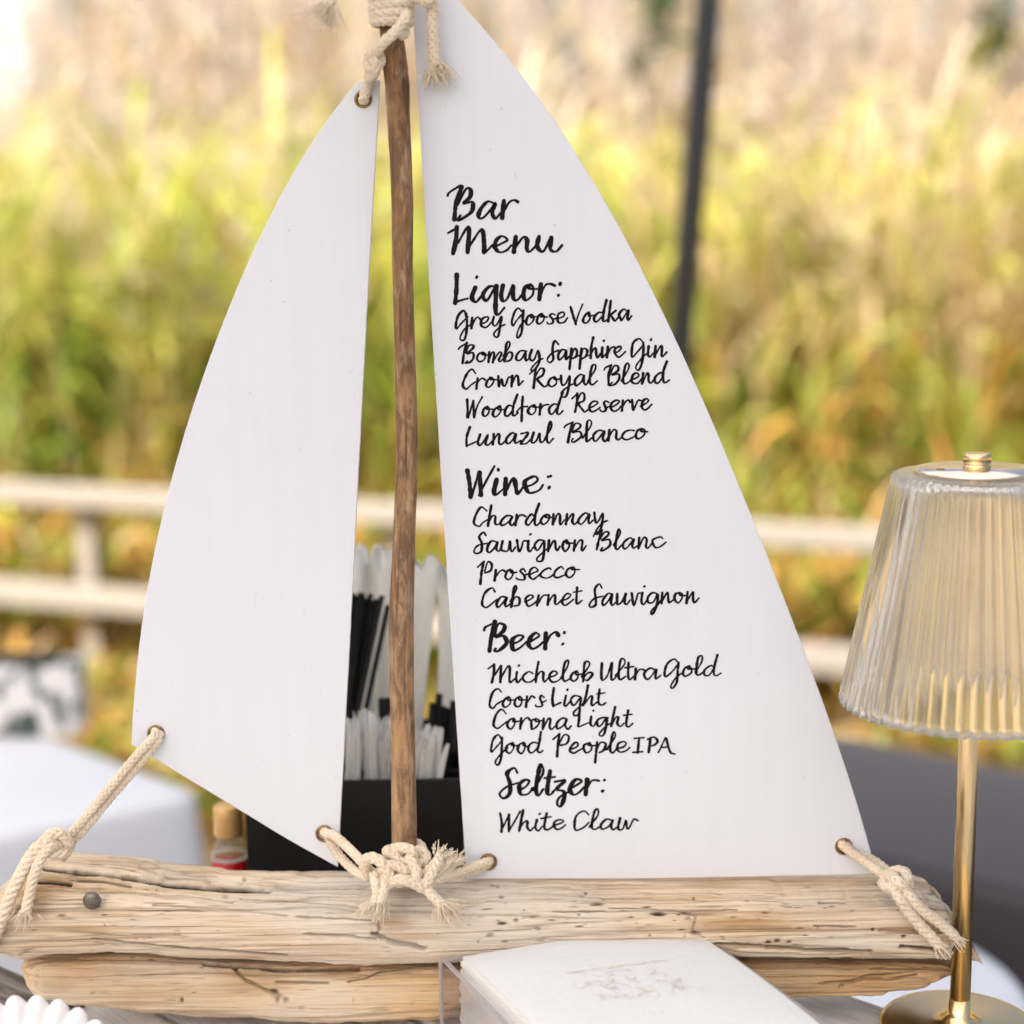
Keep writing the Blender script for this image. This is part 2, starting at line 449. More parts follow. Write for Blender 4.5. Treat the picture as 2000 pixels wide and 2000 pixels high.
# ------------------------------------------------------------------ reeds and grass (stuff)
def plants(name, stems, label):
    """stems: list of dicts; every leaf is a tapered arching ribbon of real width"""
    Vs = []; Fs = []; Cs = []; n = 0
    def ribbon(pts, w, side, col):
        nonlocal n
        k = len(pts)
        s = np.asarray(side)
        Vv = np.empty((2 * k, 3))
        ww = np.asarray(w)[:, None] * 0.5
        Vv[0::2] = pts - s * ww; Vv[1::2] = pts + s * ww
        Vs.append(Vv)
        Cs.append(np.tile(np.array([*col, 1.0]), (2 * k, 1)))
        for i in range(k - 1):
            Fs.append((n + 2 * i, n + 2 * i + 1, n + 2 * i + 3, n + 2 * i + 2))
        n += 2 * k
    for st in stems:
        bx, by, h = st["x"], st["y"], st["h"]
        lean = rng.normal(0, st.get("lean", 0.10), 2)
        t = np.linspace(0, 1, 5)
        path = np.stack([bx + lean[0] * h * t ** 1.6, by + lean[1] * h * t ** 1.6, h * t], 1)
        a = rng.uniform(0, np.pi)
        sd = np.array([math.cos(a), math.sin(a) * 0.5, 0])
        if st.get("stem", True):
            ribbon(path, np.linspace(0.010, 0.005, 5), np.array([1.0, 0, 0]), st["scol"])
        for j in range(st["nl"]):
            tt = rng.uniform(st.get("l0", 0.12), 0.95)
            base = np.array([np.interp(tt, t, path[:, q]) for q in range(3)])
            az = rng.uniform(0, 2 * np.pi)
            L = st["L"] * rng.uniform(0.6, 1.25)
            dirn = np.array([math.cos(az), math.sin(az), 0])
            q = np.linspace(0, 1, 5)
            up = rng.uniform(0.8, 1.4); dr = rng.uniform(0.3, 1.0)
            pts = base + dirn * (L * q * (0.40 + 0.25 * q))[:, None]
            pts[:, 2] += L * (up * q - dr * q ** 2)
            pts[:, 2] = np.maximum(pts[:, 2], 0.01)
            sd = np.array([-dirn[1], dirn[0], rng.uniform(-0.4, 0.4)])
            W = st["W"] * rng.uniform(0.7, 1.3)
            zc = base[2]
            col = st["lcol"](zc, bx)
            ribbon(pts, W * np.array([0.5, 1.0, 0.9, 0.6, 0.06]), sd, col)
        for j in range(st.get("np", 0)):
            tt = rng.uniform(0.80, 1.02)
            base = path[-1] * 1.0
            base = base + np.array([lean[0] * 0.3, lean[1] * 0.3, 1]) * (tt - 0.9) * h * 0.9
            az = rng.uniform(0, 2 * np.pi); L = rng.uniform(0.06, 0.17)
            d = np.array([math.cos(az) * 0.6 + lean[0], math.sin(az) * 0.6 + lean[1], rng.uniform(-0.2, 0.8)])
            pts = base + d * (L * np.linspace(0, 1, 3))[:, None]
            pts[2, 2] -= L * 0.25
            ribbon(pts, np.array([0.010, 0.020, 0.006]), np.array([-d[1], d[0], 0.3]), st["pcol"]())
    V = np.concatenate(Vs); Cc = np.concatenate(Cs)
    me = bpy.data.meshes.new(name)
    me.vertices.add(len(V)); me.vertices.foreach_set("co", V.ravel())
    Fa = np.array(Fs, dtype=np.int32)
    me.loops.add(Fa.size); me.loops.foreach_set("vertex_index", Fa.ravel())
    me.polygons.add(len(Fa)); me.polygons.foreach_set("loop_start", np.arange(0, Fa.size, 4, dtype=np.int32))
    me.update(calc_edges=True)
    at = me.attributes.new("tint", 'FLOAT_COLOR', 'POINT')
    at.data.foreach_set("color", Cc.astype(np.float32).ravel())
    o = link_mesh(name, me, M_leaf)
    tag(o, label, "plants", kind="stuff")
    return o
def jit(c, a=0.25):
    k = 1 + rng.uniform(-a, a)
    return tuple(float(np.clip(v * k * (1 + rng.uniform(-0.1, 0.1)), 0.005, 0.9)) for v in c)
YG = (0.50, 0.48, 0.115); GR = (0.37, 0.44, 0.07); DG = (0.16, 0.22, 0.03); TAN = (0.55, 0.43, 0.24); OR = (0.52, 0.31, 0.08); CRM = (0.56, 0.485, 0.40); RUST = (0.38, 0.20, 0.05)
def reed_col(z, x):
    nz = vnoise(x * 0.9 + 3, z * 1.1, 2.0) * 0.35
    r_ = rng.random() + nz
    warm = 0.16 if x > 0.8 else 0.0
    if z < 0.85:
        c = DG if r_ < 0.24 else GR if r_ < 0.62 else YG if r_ < 0.76 else RUST if r_ < 0.90 else OR
    elif z < 1.75:
        c = DG if r_ < 0.03 else GR if r_ < 0.36 - warm else YG if r_ < 0.88 - 1.6 * warm else TAN
    else:
        c = GR if r_ < 0.03 else YG if r_ < 0.24 - warm else TAN if r_ < 0.55 else CRM
    return jit(c)
stems = []
for i in range(1550):
    y = rng.uniform(5.6, 10.5)
    hw = 0.33 * (y + 0.9) + 0.5
    x = rng.uniform(-hw, hw)
    h = rng.uniform(1.35, 2.15) * (0.88 + 0.05 * (y - 5.6))
    stems.append(dict(x=x, y=y, h=h, nl=int(rng.integers(9, 14)), L=0.62, W=0.032, scol=jit(TAN), lcol=reed_col,
                      np=int(rng.integers(18, 34)) if rng.random() < 0.36 else 0, pcol=lambda: jit(CRM, 0.2) if rng.random() < 0.7 else jit(TAN)))
for i in range(900):                       # taller feathery reeds at the back
    y = rng.uniform(8.5, 12.0)
    hw = 0.33 * (y + 0.9) + 0.5
    x = rng.uniform(-hw, hw)
    gap = abs(x / (y + 0.9) + 0.29) < 0.028 or abs(x / (y + 0.9) - 0.009) < 0.018
    if gap and rng.random() < 0.85: continue
    stems.append(dict(x=x, y=y, h=rng.uniform(2.2, 3.6), nl=7, L=0.55, W=0.04, scol=jit(CRM), lcol=lambda z, x: jit(CRM if rng.random() < 0.6 else TAN), l0=0.4,
                      np=int(rng.integers(30, 60)), pcol=lambda: jit(CRM, 0.2)))
plants("reed_bed", stems, "tall sunlit yellow green reeds with pale plumes growing beyond the fence")
tuft = []
for i in range(1500):
    y = rng.uniform(3.0, 6.0)
    hw = 0.33 * (y + 0.9) + 0.4
    x = rng.uniform(-hw, hw)
    behind = y > 4.32 - 0.33 * x
    if not behind and rng.random() < 0.3: continue
    tuft.append(dict(x=x, y=y, h=rng.uniform(0.15, 0.40) if behind else rng.uniform(0.03, 0.10), nl=9, L=0.34 if behind else 0.14, W=0.028, stem=False, l0=0.0, scol=OR,
                     lcol=lambda z, x: jit(OR if rng.random() < 0.22 else RUST if rng.random() < 0.38 else DG if rng.random() < 0.6 else TAN if rng.random() < 0.3 else GR)))
plants("dry_grass", tuft, "low orange brown grass tufts around the white fence posts")

# ------------------------------------------------------------------ pale columns of a far pavilion, seen between the plumes
M_col = plain("column_plaster", (0.34, 0.33, 0.35), 0.7, var=0.05, nscale=4)
for (px, wpx, lab) in ((52, 150, "wide pale column far behind the reeds at the upper left"), (1030, 92, "pale column far behind the reeds, just right of the sail top")):
    y_ = 13.0
    c_ = P(px, 100, y_); r_ = (P(px + wpx / 2, 100, y_) - c_).length
    root = empty("pavilion_column", (c_.x, y_, 0), lab, "column", "pale columns behind the reeds"); root["kind"] = "thing"
    V, F = lathe([(r_, 0.25), (r_ * 0.98, 2.0), (r_ * 0.93, 4.6)], 32); obj("shaft", V + np.array([c_.x, y_, 0]), F, M_col, root)
    V, F = lathe([(r_ * 1.3, 0), (r_ * 1.3, 0.12), (r_ * 1.15, 0.16), (r_ * 1.08, 0.249)], 32); obj("base", V + np.array([c_.x, y_, 0]), F, M_col, root)
    V, F = lathe([(r_ * 0.95, 4.601), (r_ * 1.1, 4.7), (r_ * 1.3, 4.75), (r_ * 1.3, 4.9)], 32); obj("capital", V + np.array([c_.x, y_, 0]), F, M_col, root)

# ------------------------------------------------------------------ dark leafy saplings whose boughs hang in the upper background
def sapling(name, px, py, dist_y, top, label, blobs):
    base = P(px, 900, dist_y); base = Vector((base.x, dist_y, 0))
    root = empty(name, base, label, "tree", "dark leafed saplings among the reeds")
    mb = MB()
    pts = [np.array([base.x, base.y, 0]), np.array([base.x + 0.06, base.y, top * 0.5]), np.array([base.x - 0.03, base.y, top])]
    mb.add(*tube(catmull(pts, 6), np.linspace(0.016, 0.005, 13), 7))
    Vs = []; Fs = []; n = 0
    for (bx, by, rad) in blobs:
        c = P(bx, by, dist_y)
        mb.add(*tube(catmull([np.array([base.x, base.y, c.z - 0.35]), np.array([(base.x + c.x) / 2, base.y, c.z - 0.05]), np.array(c)], 5), np.linspace(0.009, 0.003, 11), 5))
        for k in range(int(26 * rad / 0.12)):
            q = np.array(c) + rng.normal(0, rad * 0.55, 3) * np.array([0.7, 1, 1.2])
            d = rng.normal(0, 1, 3); d[2] -= 0.4; d /= np.linalg.norm(d)
            s = np.cross(d, rng.normal(0, 1, 3)); s /= np.linalg.norm(s)
            L = rng.uniform(0.10, 0.18); W = L * 0.4
            Vs += [q, q + d * L * .5 + s * W * .5, q + d * L, q + d * L * .5 - s * W * .5]
            Fs.append((n, n + 1, n + 2, n + 3)); n += 4
    mb.build("trunk", plain(name + "_bark", (0.06, 0.045, 0.03), 0.8), root)
    o = obj("crown", Vs, Fs, M_leaf, root, False)
    at = o.data.attributes.new("tint", 'FLOAT_COLOR', 'POINT')
    cc = np.concatenate([np.tile(np.array([*jit((0.035, 0.07, 0.02), 0.4), 1]), (4, 1)) for _ in Fs])
    at.data.foreach_set("color", cc.astype(np.float32).ravel())
sapling("sapling", 1985, 300, 7.2, 2.5, "dark leafed sapling at the right edge beyond the reeds", [(1930, 70, 0.07), (1955, 20, 0.08), (1915, 110, 0.05)])
sapling("sapling", 1262, 300, 7.4, 2.5, "dark leafed sapling just left of the dark leaning umbrella pole", [(1296, 30, 0.06), (1318, 80, 0.045), (1236, 120, 0.05), (1290, -30, 0.08)])

# ------------------------------------------------------------------ white rail fence
def fence():
    xa, xb = -60, 1665
    A1, A2 = P(xa, 956, 4.75), P(xa, 1148, 4.75)
    yB = 3.85
    B1, B2 = P(xb, 1052, yB), P(xb, 1291, yB)
    print("fence z", A1.z, B1.z, A2.z, B2.z)
    root = empty("rail_fence", (A1.x, A1.y, 0), "low white fence of two rails running in front of the reeds", "fence")
    ang = math.atan2(B1.y - A1.y, B1.x - A1.x)
    def rail(a, b_, h, d):
        bm = bmesh.new()
        dv = b_ - a
        a2 = a - dv * 0.08; b2 = b_ + dv * 0.6
        c = (a2 + b2) / 2
        L = (b2 - a2).length
        x = (b2 - a2).normalized(); y = Vector((0, 0, 1)).cross(x).normalized(); z = x.cross(y)
        bevel_box(bm, c, (L, d, h), 0.006, mat3=Matrix((x, y, z)).transposed())
        bm_obj("rail", bm, M_white, root)
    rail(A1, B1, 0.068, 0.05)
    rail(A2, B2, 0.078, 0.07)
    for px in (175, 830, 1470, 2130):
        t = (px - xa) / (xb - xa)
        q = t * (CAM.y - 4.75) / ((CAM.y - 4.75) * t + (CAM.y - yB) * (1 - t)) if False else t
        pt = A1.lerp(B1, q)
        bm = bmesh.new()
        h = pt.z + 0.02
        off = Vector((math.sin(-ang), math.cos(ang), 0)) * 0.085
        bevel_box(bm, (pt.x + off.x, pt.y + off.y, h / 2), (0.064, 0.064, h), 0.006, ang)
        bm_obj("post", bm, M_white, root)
fence()

# ------------------------------------------------------------------ cantilever umbrella: pole crosses the upper right, unseen canopy placed to shade the boat
def umbrella():
    y0 = 1.95
    a = np.array(P(1332, 640, y0)); b_ = np.array(P(1383, 0, y0))
    d = (b_ - a) / (b_[2] - a[2])
    foot = a - d * (a[2] - 0.06); top = a + d * (2.75 - a[2])
    root = empty("cantilever_umbrella", (foot[0], foot[1], 0), "large umbrella on a dark leaning pole behind the white sails, its unseen canopy placed for shade", "umbrella")
    mb = MB(); mb.add(*tube(np.array([foot, top]), 0.0218, 20)); mb.build("pole", M_pole, root)
    bm = bmesh.new(); bevel_box(bm, (foot[0], foot[1], 0.035), (0.7, 0.7, 0.07), 0.01); bm_obj("base", bm, M_pole, root)
    cc = np.array([-0.60, 0.10, 2.62])  # canopy centre, out of view, set to keep the sun off the boat
    mb = MB(); mb.add(*tube(catmull([top - d * 0.02, (top + cc) / 2 + np.array([0, 0, 0.18]), cc + np.array([0, 0, 0.28])], 8), 0.022, 10)); mb.build("arm", M_pole, root)
    mt, nt, b = new_mat("canopy_fabric")
    f = noise(nt, coords(nt, (1, 1, 1)), 300, 2)
    cl = ramp(nt, f, [(0.3, (0.73, 0.74, 0.76)), (0.7, (0.77, 0.78, 0.80))])
    nt.links.new(cl, b.inputs["Base Color"]); b.inputs["Roughness"].default_value = 0.9
    tr = nt.nodes.new("ShaderNodeBsdfTranslucent"); nt.links.new(cl, tr.inputs[0])
    ms = nt.nodes.new("ShaderNodeMixShader"); ms.inputs[0].default_value = 0.32
    nt.links.new(b.outputs[0], ms.inputs[1]); nt.links.new(tr.outputs[0], ms.inputs[2]); nt.links.new(ms.outputs[0], nt.nodes["Material Output"].inputs[0])
    hw = 1.75
    V = []; F = []
    n = 21
    for j in range(n):
        for i in range(n):
            u = -1 + 2 * i / (n - 1); v = -1 + 2 * j / (n - 1)
            rr = max(abs(u), abs(v))
            sag = -0.05 * math.sin(math.pi * rr) * (1 - abs(abs(u) - abs(v)))
            V.append((cc[0] + u * hw, cc[1] + v * hw, cc[2] + 0.24 * (1 - rr) - 0.14 * rr + sag))
    for j in range(n - 1):
        for i in range(n - 1):
            F.append((j * n + i, j * n + i + 1, (j + 1) * n + i + 1, (j + 1) * n + i))
    o = obj("canopy", V, F, mt, root)
    for (u, v) in ((1, 1), (1, -1), (-1, 1), (-1, -1), (1, 0), (-1, 0), (0, 1), (0, -1)):
        mb = MB(); mb.add(*tube(np.array([cc + [0, 0, 0.18], cc + np.array([u * hw, v * hw, -0.16])]), 0.008, 8)); mb.build("rib", M_pole, root)
umbrella()

# ------------------------------------------------------------------ draped tables behind
def draped(name, quad, ztop, mat, label, cat, round_=0.05, flare=0.03):
    """quad: 4 corner points (xy); cloth: soft-edged top and pleated drop to the ground"""
    c = sum((Vector((q[0], q[1])) for q in quad), Vector((0, 0))) / 4
    root = empty(name, (c.x, c.y, 0), label, cat)
    ring = []
    for i in range(4):
        p0, p1, p2 = Vector(quad[i - 1][:2]), Vector(quad[i][:2]), Vector(quad[(i + 1) % 4][:2])
        a = (p0 - p1).normalized(); b_ = (p2 - p1).normalized()
        for t in np.linspace(0, 1, 7):
            s = p1 + a * round_ * (1 - t) ** 2 + b_ * round_ * t ** 2
            ring.append(s)
    dense = []
    for i in range(len(ring)):
        a, b_ = ring[i], ring[(i + 1) % len(ring)]
        k = max(1, int((b_ - a).length / 0.02))
        for t in range(k): dense.append(a.lerp(b_, t / k))
    n = len(dense)
    levels = [(-0.03, 0.0), (-0.012, -0.001), (0.0, -0.006), (0.004, -0.018), (0.006, -0.05)] + [(0.006 + flare * s, -0.05 - s * (ztop - 0.07)) for s in np.linspace(0.15, 1, 8)]
    V = []; F = []
    for li, (off, dz) in enumerate(levels):
        s = max(0, -dz - 0.05) / ztop
        for k, p in enumerate(dense):
            d = (p - c).normalized()
            pl = 0.022 * s ** 0.7 * math.sin(k * 0.55 + 1.7 * math.sin(k * 0.13)) if s > 0 else 0
            q = p + d * (off + pl)
            V.append((q.x, q.y, ztop + dz))
    for li in range(len(levels) - 1):
        for k in range(n):
            k2 = (k + 1) % n
            F.append((li * n + k, (li + 1) * n + k, (li + 1) * n + k2, li * n + k2))
    F.append(tuple(range(n)))
    obj("tablecloth", V, F, mat, root)
    return root
Z1 = 0.75
qa = Pz(402, 1548, Z1); qb = Pz(124, 1444, Z1); qc = Pz(0, 1628, Z1)
dirb = Vector((qb.x - qa.x, qb.y - qa.y)).normalized(); dirf = Vector((qc.x - qa.x, qc.y - qa.y)).normalized()
A2 = Vector((qa.x, qa.y))
quad = [A2, A2 + dirf * 1.3, A2 + dirf * 1.3 + dirb * 0.62, A2 + dirb * 0.62]
draped("covered_table", quad, Z1, M_cloth, "table under a smooth white cloth, left behind the sailboat sign", "table")
fa = Pz(1708, 1676, Z1); fb = Pz(2000, 1748, Z1)
dx = Vector((fb.x - fa.x, fb.y - fa.y)).normalized()
pn = Vector((-dx.y, dx.x))
if pn.y < 0: pn = -pn
FA = Vector((fa.x, fa.y))
c0 = FA - dx * 0.30
quad = [c0, c0 + dx * 1.3, c0 + dx * 1.3 + pn * 0.42, c0 + pn * 0.42]
draped("covered_table", quad, Z1, M_blackcloth, "table under a black cloth behind the brass lamp stem", "table")

# round white table at the lower right
cr = Pz(1534, 1932, 0.72); rim = Pz(2006, 1932, 0.72)
rt = empty("side_table", (cr.x, cr.y, 0), "small round white table behind the lamp base", "table")
rr = (rim - cr).length
V, F = lathe([(0.001, 0.695), (rr - 0.02, 0.695), (rr - 0.004, 0.7), (rr, 0.708), (rr - 0.004, 0.717), (rr - 0.02, 0.72), (0.001, 0.72)], 64)
obj("tabletop", V + np.array([cr.x, cr.y, 0]), F, M_cloth, rt)
V, F = lathe([(0.16, 0.0), (0.16, 0.012), (0.03, 0.03), (0.025, 0.35), (0.03, 0.69), (0.06, 0.695)], 32)
obj("pedestal", V + np.array([cr.x, cr.y, 0]), F, M_cloth, rt)

# white patterned box on the left table
def patterned_box():
    p_r = Pz(150, 1452, Z1)
    y0 = p_r.y + 0.03
    top_r, top_l = P(146, 1300, y0), P(-60, 1322, y0)
    bot_r = Vector((top_r.x, y0, Z1))
    root = empty("planter_box", ((top_r.x + top_l.x) / 2, y0 + 0.1, Z1), "white box with dark leaf marks and a dark rim on the white table", "planter")
    h = top_r.z - Z1
    w = top_r.x - top_l.x + 0.05
    cx = top_r.x - w / 2
    bm = bmesh.new(); bevel_box(bm, (cx, y0 + 0.035, Z1 + h / 2), (w, 0.07, h), 0.006)
    mt, nt, b = new_mat("leaf_print")
    f = noise(nt, coords(nt, (28, 28, 15)), 1.0, 2, 0.5, 0.9)
    nt.links.new(ramp(nt, f, [(0.44, (0.05, 0.075, 0.065)), (0.49, (0.78, 0.75, 0.73))]), b.inputs["Base Color"])
    bm_obj("box_body", bm, mt, root)
    bm = bmesh.new(); bevel_box(bm, (cx - 0.012, y0 + 0.035, Z1 + h + 0.004), (w - 0.05, 0.055, 0.008), 0.002)
    bm_obj("lid", bm, M_black, root)
patterned_box()

# ------------------------------------------------------------------ bar top of weathered planks, turned 45 degrees
BC = Vector((-0.07, 0.280)); SIDE = 0.78
def bar():
    root = empty("bar_table", (BC.x, BC.y - SIDE * 0.707, 0), "square bar table of weathered grey planks under the sailboat sign", "table")
    ux = Vector((0.7071, -0.7071, 0)); uy = Vector((0.7071, 0.7071, 0))
    org = Vector((BC.x, BC.y, 0))
    bm = bmesh.new()
    n = 8; w = SIDE / n
    for i in range(n):
        cpos = org - uy * (w * (i + 0.5)) + ux * (SIDE / 2)
        bevel_box(bm, Vector((0, 0, 0)) + Vector((SIDE / 2, -w * (i + 0.5), ZT - 0.0125 - 0.0006 * (i % 3))), (SIDE, w - 0.004, 0.025), 0.002)
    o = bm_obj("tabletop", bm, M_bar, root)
    o.matrix_parent_inverse = Matrix.Identity(4)
    o.rotation_euler = (0, 0, -math.pi / 4)
    o.location = (0, SIDE * 0.707, 0)
    for (a, b_) in ((0.06, 0.06), (0.06, SIDE - 0.06), (SIDE - 0.06, 0.06), (SIDE - 0.06, SIDE - 0.06)):
        c = org + ux * a - uy * b_
        bm = bmesh.new(); bevel_box(bm, (c.x, c.y, (ZT - 0.03) / 2), (0.06, 0.06, ZT - 0.03), 0.003, -math.pi / 4)
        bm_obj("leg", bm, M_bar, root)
bar()

# thin weathered slat lying on the bar under the left end of the hull
M_slat = wood("grey_slat", (0.03, 0.022, 0.016), (0.13, 0.105, 0.085), (0.46, 0.42, 0.37), long_=(14, 170, 170), rough=0.8, fine=1.0)
c_ = Pz(-12, 1925, ZT + 0.002)
so = empty("weathered_slat", (c_.x, c_.y, ZT), "thin dark weathered slat sticking out under the left end of the driftwood hull", "slat")
bm = bmesh.new(); bevel_box(bm, (0, 0, 0), (0.13, 0.034, 0.0032), 0.0008)
o_ = bm_obj("board", bm, M_slat, so)
o_.matrix_parent_inverse = Matrix.Identity(4); o_.location = (0, 0, 0.0019); o_.rotation_euler = (0, 0, R(-38))

# ------------------------------------------------------------------ the sailboat sign
boat = empty("sailboat_sign", (0, 0, ZT), "driftwood sailboat with two white wooden sails carrying a handwritten bar menu", "sign")

def seg_dist(px, py, poly):
    best = np.full(px.shape, 1e9)
    for (x0, y0), (x1, y1) in zip(poly[:-1], poly[1:]):
        dx, dy = x1 - x0, y1 - y0
        t = np.clip(((px - x0) * dx + (py - y0) * dy) / (dx * dx + dy * dy), 0, 1)
        best = np.minimum(best, np.hypot(px - x0 - t * dx, py - y0 - t * dy))
    return best
def log(name, top, bot, ytop, cyc, hd, mat, cracks, spots, stains, nx=1100, nt_=300, seed=0.0, edgejag=1.0, expo=0.62):
    tx, ty = zip(*top); bx, by = zip(*bot)
    pxs = np.linspace(min(tx[0], bx[0]), max(tx[-1], bx[-1]), nx)
    zt = np.interp(pxs, tx, ty) + edgejag * 3.0 * fbm(pxs / 40.0, seed + 1, o=4)
    zb = np.interp(pxs, bx, by) + edgejag * 3.5 * fbm(pxs / 30.0, seed + 9, o=4)
    th = np.r_[np.linspace(-1.8, 1.8, nt_, endpoint=False), np.linspace(1.8, 2 * np.pi - 1.8, 40, endpoint=False)]     # fine mesh on the face one sees
    nt_ = len(th)
    V = np.empty((nx, nt_, 3))
    for i, px in enumerate(pxs):
        a = P(px, zt[i], ytop); b_ = P(px, zb[i], cyc - hd * 0.55)
        zc = (a.z + b_.z) / 2; hz = max(0.0006, (a.z - b_.z) / 2)
        e = min(1.0, (px - pxs[0]) / 60 + 0.15, (pxs[-1] - px) / 50 + 0.1)
        h_ = hd * (0.35 + 0.65 * math.sqrt(max(0, e)))
        cs, sn = np.cos(th), np.sin(th)
        yy = -np.sign(cs) * np.abs(cs) ** expo * h_ + cyc
        zz = np.sign(sn) * np.abs(sn) ** expo * hz + zc
        # keep x on the pixel column at the front
        V[i, :, 0] = a.x + (b_.x - a.x) * np.clip((a.z - zz) / max(0.004, (a.z - b_.z)), 0, 1); V[i, :, 1] = yy; V[i, :, 2] = zz
    nrm = np.empty_like(V)
    nrm[..., 0] = 0; nrm[..., 1] = -np.cos(th)[None, :]; nrm[..., 2] = np.sin(th)[None, :]
    X = V[..., 0]; S = V[..., 2] * 1.0; Y = V[..., 1]
    d = 0.0018 * fbm(X * 18, S * 70, Y * 70 + seed, 3) + 0.0010 * fbm(X * 14, S * 360, Y * 360 + seed, 4)
    ridge = 1 - np.abs(fbm(X * 5 + seed, S * 120, Y * 120, 3)) * 4
    d -= 0.0012 * np.clip(ridge, 0, 1) ** 3
    px, py = proj(V.reshape(-1, 3)); px = px.reshape(nx, nt_); py = py.reshape(nx, nt_)
    front = (np.cos(th) > -0.35)[None, :]
    cr = 0.38 * np.clip(ridge, 0, 1) ** 4 * np.clip(fbm(X * 11, S * 46, seed, 3) * 3.5, 0, 1)
    st = np.zeros_like(px)
    wob = 3.0 * fbm(px / 25, py / 6, seed, 3)
    for poly, w, dep, dk in cracks:
        dist = seg_dist(px, py + wob, poly)
        k = np.exp(-(dist / (w * 0.95)) ** 2) * front
        d -= dep * k; cr = np.maximum(cr, dk * np.clip(k * 2.0 - 0.35, 0, 1))
    for (sx, sy, rx, ry, dk) in spots:
        k = np.exp(-(((px - sx) / rx) ** 2 + ((py + wob * 0.3 - sy) / ry) ** 2) ** 1.5) * front
        d -= 0.0014 * k * dk; cr = np.maximum(cr, dk * k)
    for (sx, sy, rx, ry, dk) in stains:
        k = np.exp(-(((px + wob * 2 - sx) / rx) ** 2 + ((py + wob - sy) / ry) ** 2) ** 1.6) * front
        st = np.maximum(st, dk * k)
    V += nrm * d[..., None]
    F = []
    for i in range(nx - 1):
        for k in range(nt_):
            k2 = (k + 1) % nt_
            F.append((i * nt_ + k, (i + 1) * nt_ + k, (i + 1) * nt_ + k2, i * nt_ + k2))
    F.append(tuple(range(nt_))); F.append(tuple(range(nx * nt_ - 1, (nx - 1) * nt_ - 1, -1)))
    o = obj(name, V.reshape(-1, 3), F, mat, boat)
    set_attr(o, "crack", np.clip(cr, 0, 1).ravel()); set_attr(o, "stain", np.clip(st, 0, 1).ravel())
    print(name, "zmin", V[..., 2].min() - ZT, "zmax", V[..., 2].max() - ZT)
    return o
top = [(-40, 1800), (-12, 1748), (10, 1728), (45, 1700), (72, 1694), (84, 1678), (95, 1673), (186, 1680), (303, 1694), (450, 1710), (617, 1717), (695, 1718), (850, 1718), (1000, 1716), (1300, 1719), (1480, 1719), (1520, 1722), (1700, 1721), (1783, 1717), (1818, 1728), (1838, 1748), (1850, 1776), (1864, 1788), (1880, 1826), (1890, 1850), (1894, 1858)]
bot = [(-40, 1835), (0, 1859), (48, 1872), (223, 1857), (400, 1870), (560, 1877), (659, 1881), (824, 1880), (960, 1874), (1030, 1864), (1150, 1850), (1280, 1846), (1400, 1862), (1453, 1869), (1550, 1870), (1767, 1869), (1860, 1870), (1884, 1870), (1894, 1867)]
cracks = [([(86, 1692), (170, 1702), (250, 1713)], 3.2, 0.0045, 1.0), ([(60, 1716), (118, 1722), (137, 1724)], 4.5, 0.004, 0.9),
          ([(240, 1711), (330, 1724), (400, 1731), (470, 1734), (525, 1737)], 5.5, 0.006, 1.0), ([(150, 1717), (200, 1720), (255, 1731)], 3, 0.002, 0.7),
          ([(470, 1757), (580, 1762), (700, 1771)], 2.2, 0.0012, 0.35), ([(300, 1768), (430, 1775), (560, 1788)], 2, 0.001, 0.25),
          ([(580, 1790), (650, 1794), (725, 1798)], 2.0, 0.0012, 0.35), ([(600, 1826), (690, 1830), (735, 1836)], 2.4, 0.002, 0.4),
          ([(728, 1826), (770, 1842), (830, 1852)], 4.0, 0.003, 0.45), ([(735, 1790), (742, 1815), (735, 1828)], 3, 0.0015, 0.3),
          ([(180, 1838), (300, 1850), (400, 1856), (560, 1868)], 3, 0.002, 0.5),
          ([(1190, 1772), (1290, 1777), (1340, 1778), (1440, 1776)], 2.0, 0.0012, 0.5), ([(1080, 1780), (1180, 1780)], 1.6, 0.001, 0.5),
          ([(1340, 1777), (1360, 1790), (1352, 1820), (1375, 1832)], 2.5, 0.001, 0.35), ([(1400, 1846), (1550, 1856), (1700, 1858)], 3.5, 0.003, 0.55),
          ([(1600, 1760), (1650, 1761)], 1.8, 0.001, 0.6), ([(1590, 1808), (1670, 1810)], 2, 0.001, 0.4), ([(1720, 1818), (1800, 1822), (1830, 1832)], 3.0, 0.002, 0.3),
          ([(1820, 1735), (1845, 1760)], 3, 0.003, 0.6), ([(1770, 1772), (1850, 1778)], 2, 0.0015, 0.5), ([(1760, 1850), (1850, 1857), (1900, 1862)], 4, 0.004, 0.7)]
spots = [(1167, 1764, 13, 5, 0.8), (980, 1804, 10, 3.5, 0.9), (1008, 1797, 5, 5, 0.6), (1040, 1790, 16, 3, 0.5), (1285, 1785, 15, 4.5, 1.0), (1338, 1782, 9, 4, 0.8), (1501, 1842, 6, 4, 1), (1518, 1839, 7, 4, 1), (1541, 1841, 5, 3, 0.9),
         (1705, 1816, 3.5, 3, 1), (1765, 1829, 5, 2.5, 1), (1050, 1816, 8, 4, 0.6), (958, 1826, 8, 3, 0.5), (478, 1718, 5, 3, 0.5), (440, 1752, 7, 4, 0.35), (1780, 1745, 6, 3, 0.7), (120, 1790, 9, 4, 0.6), (130, 1795, 20, 4, 0.4), (62, 1760, 12, 5, 0.5), (40, 1775, 10, 6, 0.6), (50, 1740, 9, 4, 0.5)]
for i in range(85):
    x = rng.uniform(920, 1840); spots.append((x, rng.uniform(1726, 1856), rng.uniform(2, 11), rng.uniform(1.2, 2.6), rng.uniform(0.3, 0.85)))
for i in range(50):
    x = rng.uniform(60, 920); spots.append((x, rng.uniform(1690, 1860), rng.uniform(2, 12), rng.uniform(1.0, 1.8), rng.uniform(0.15, 0.45)))
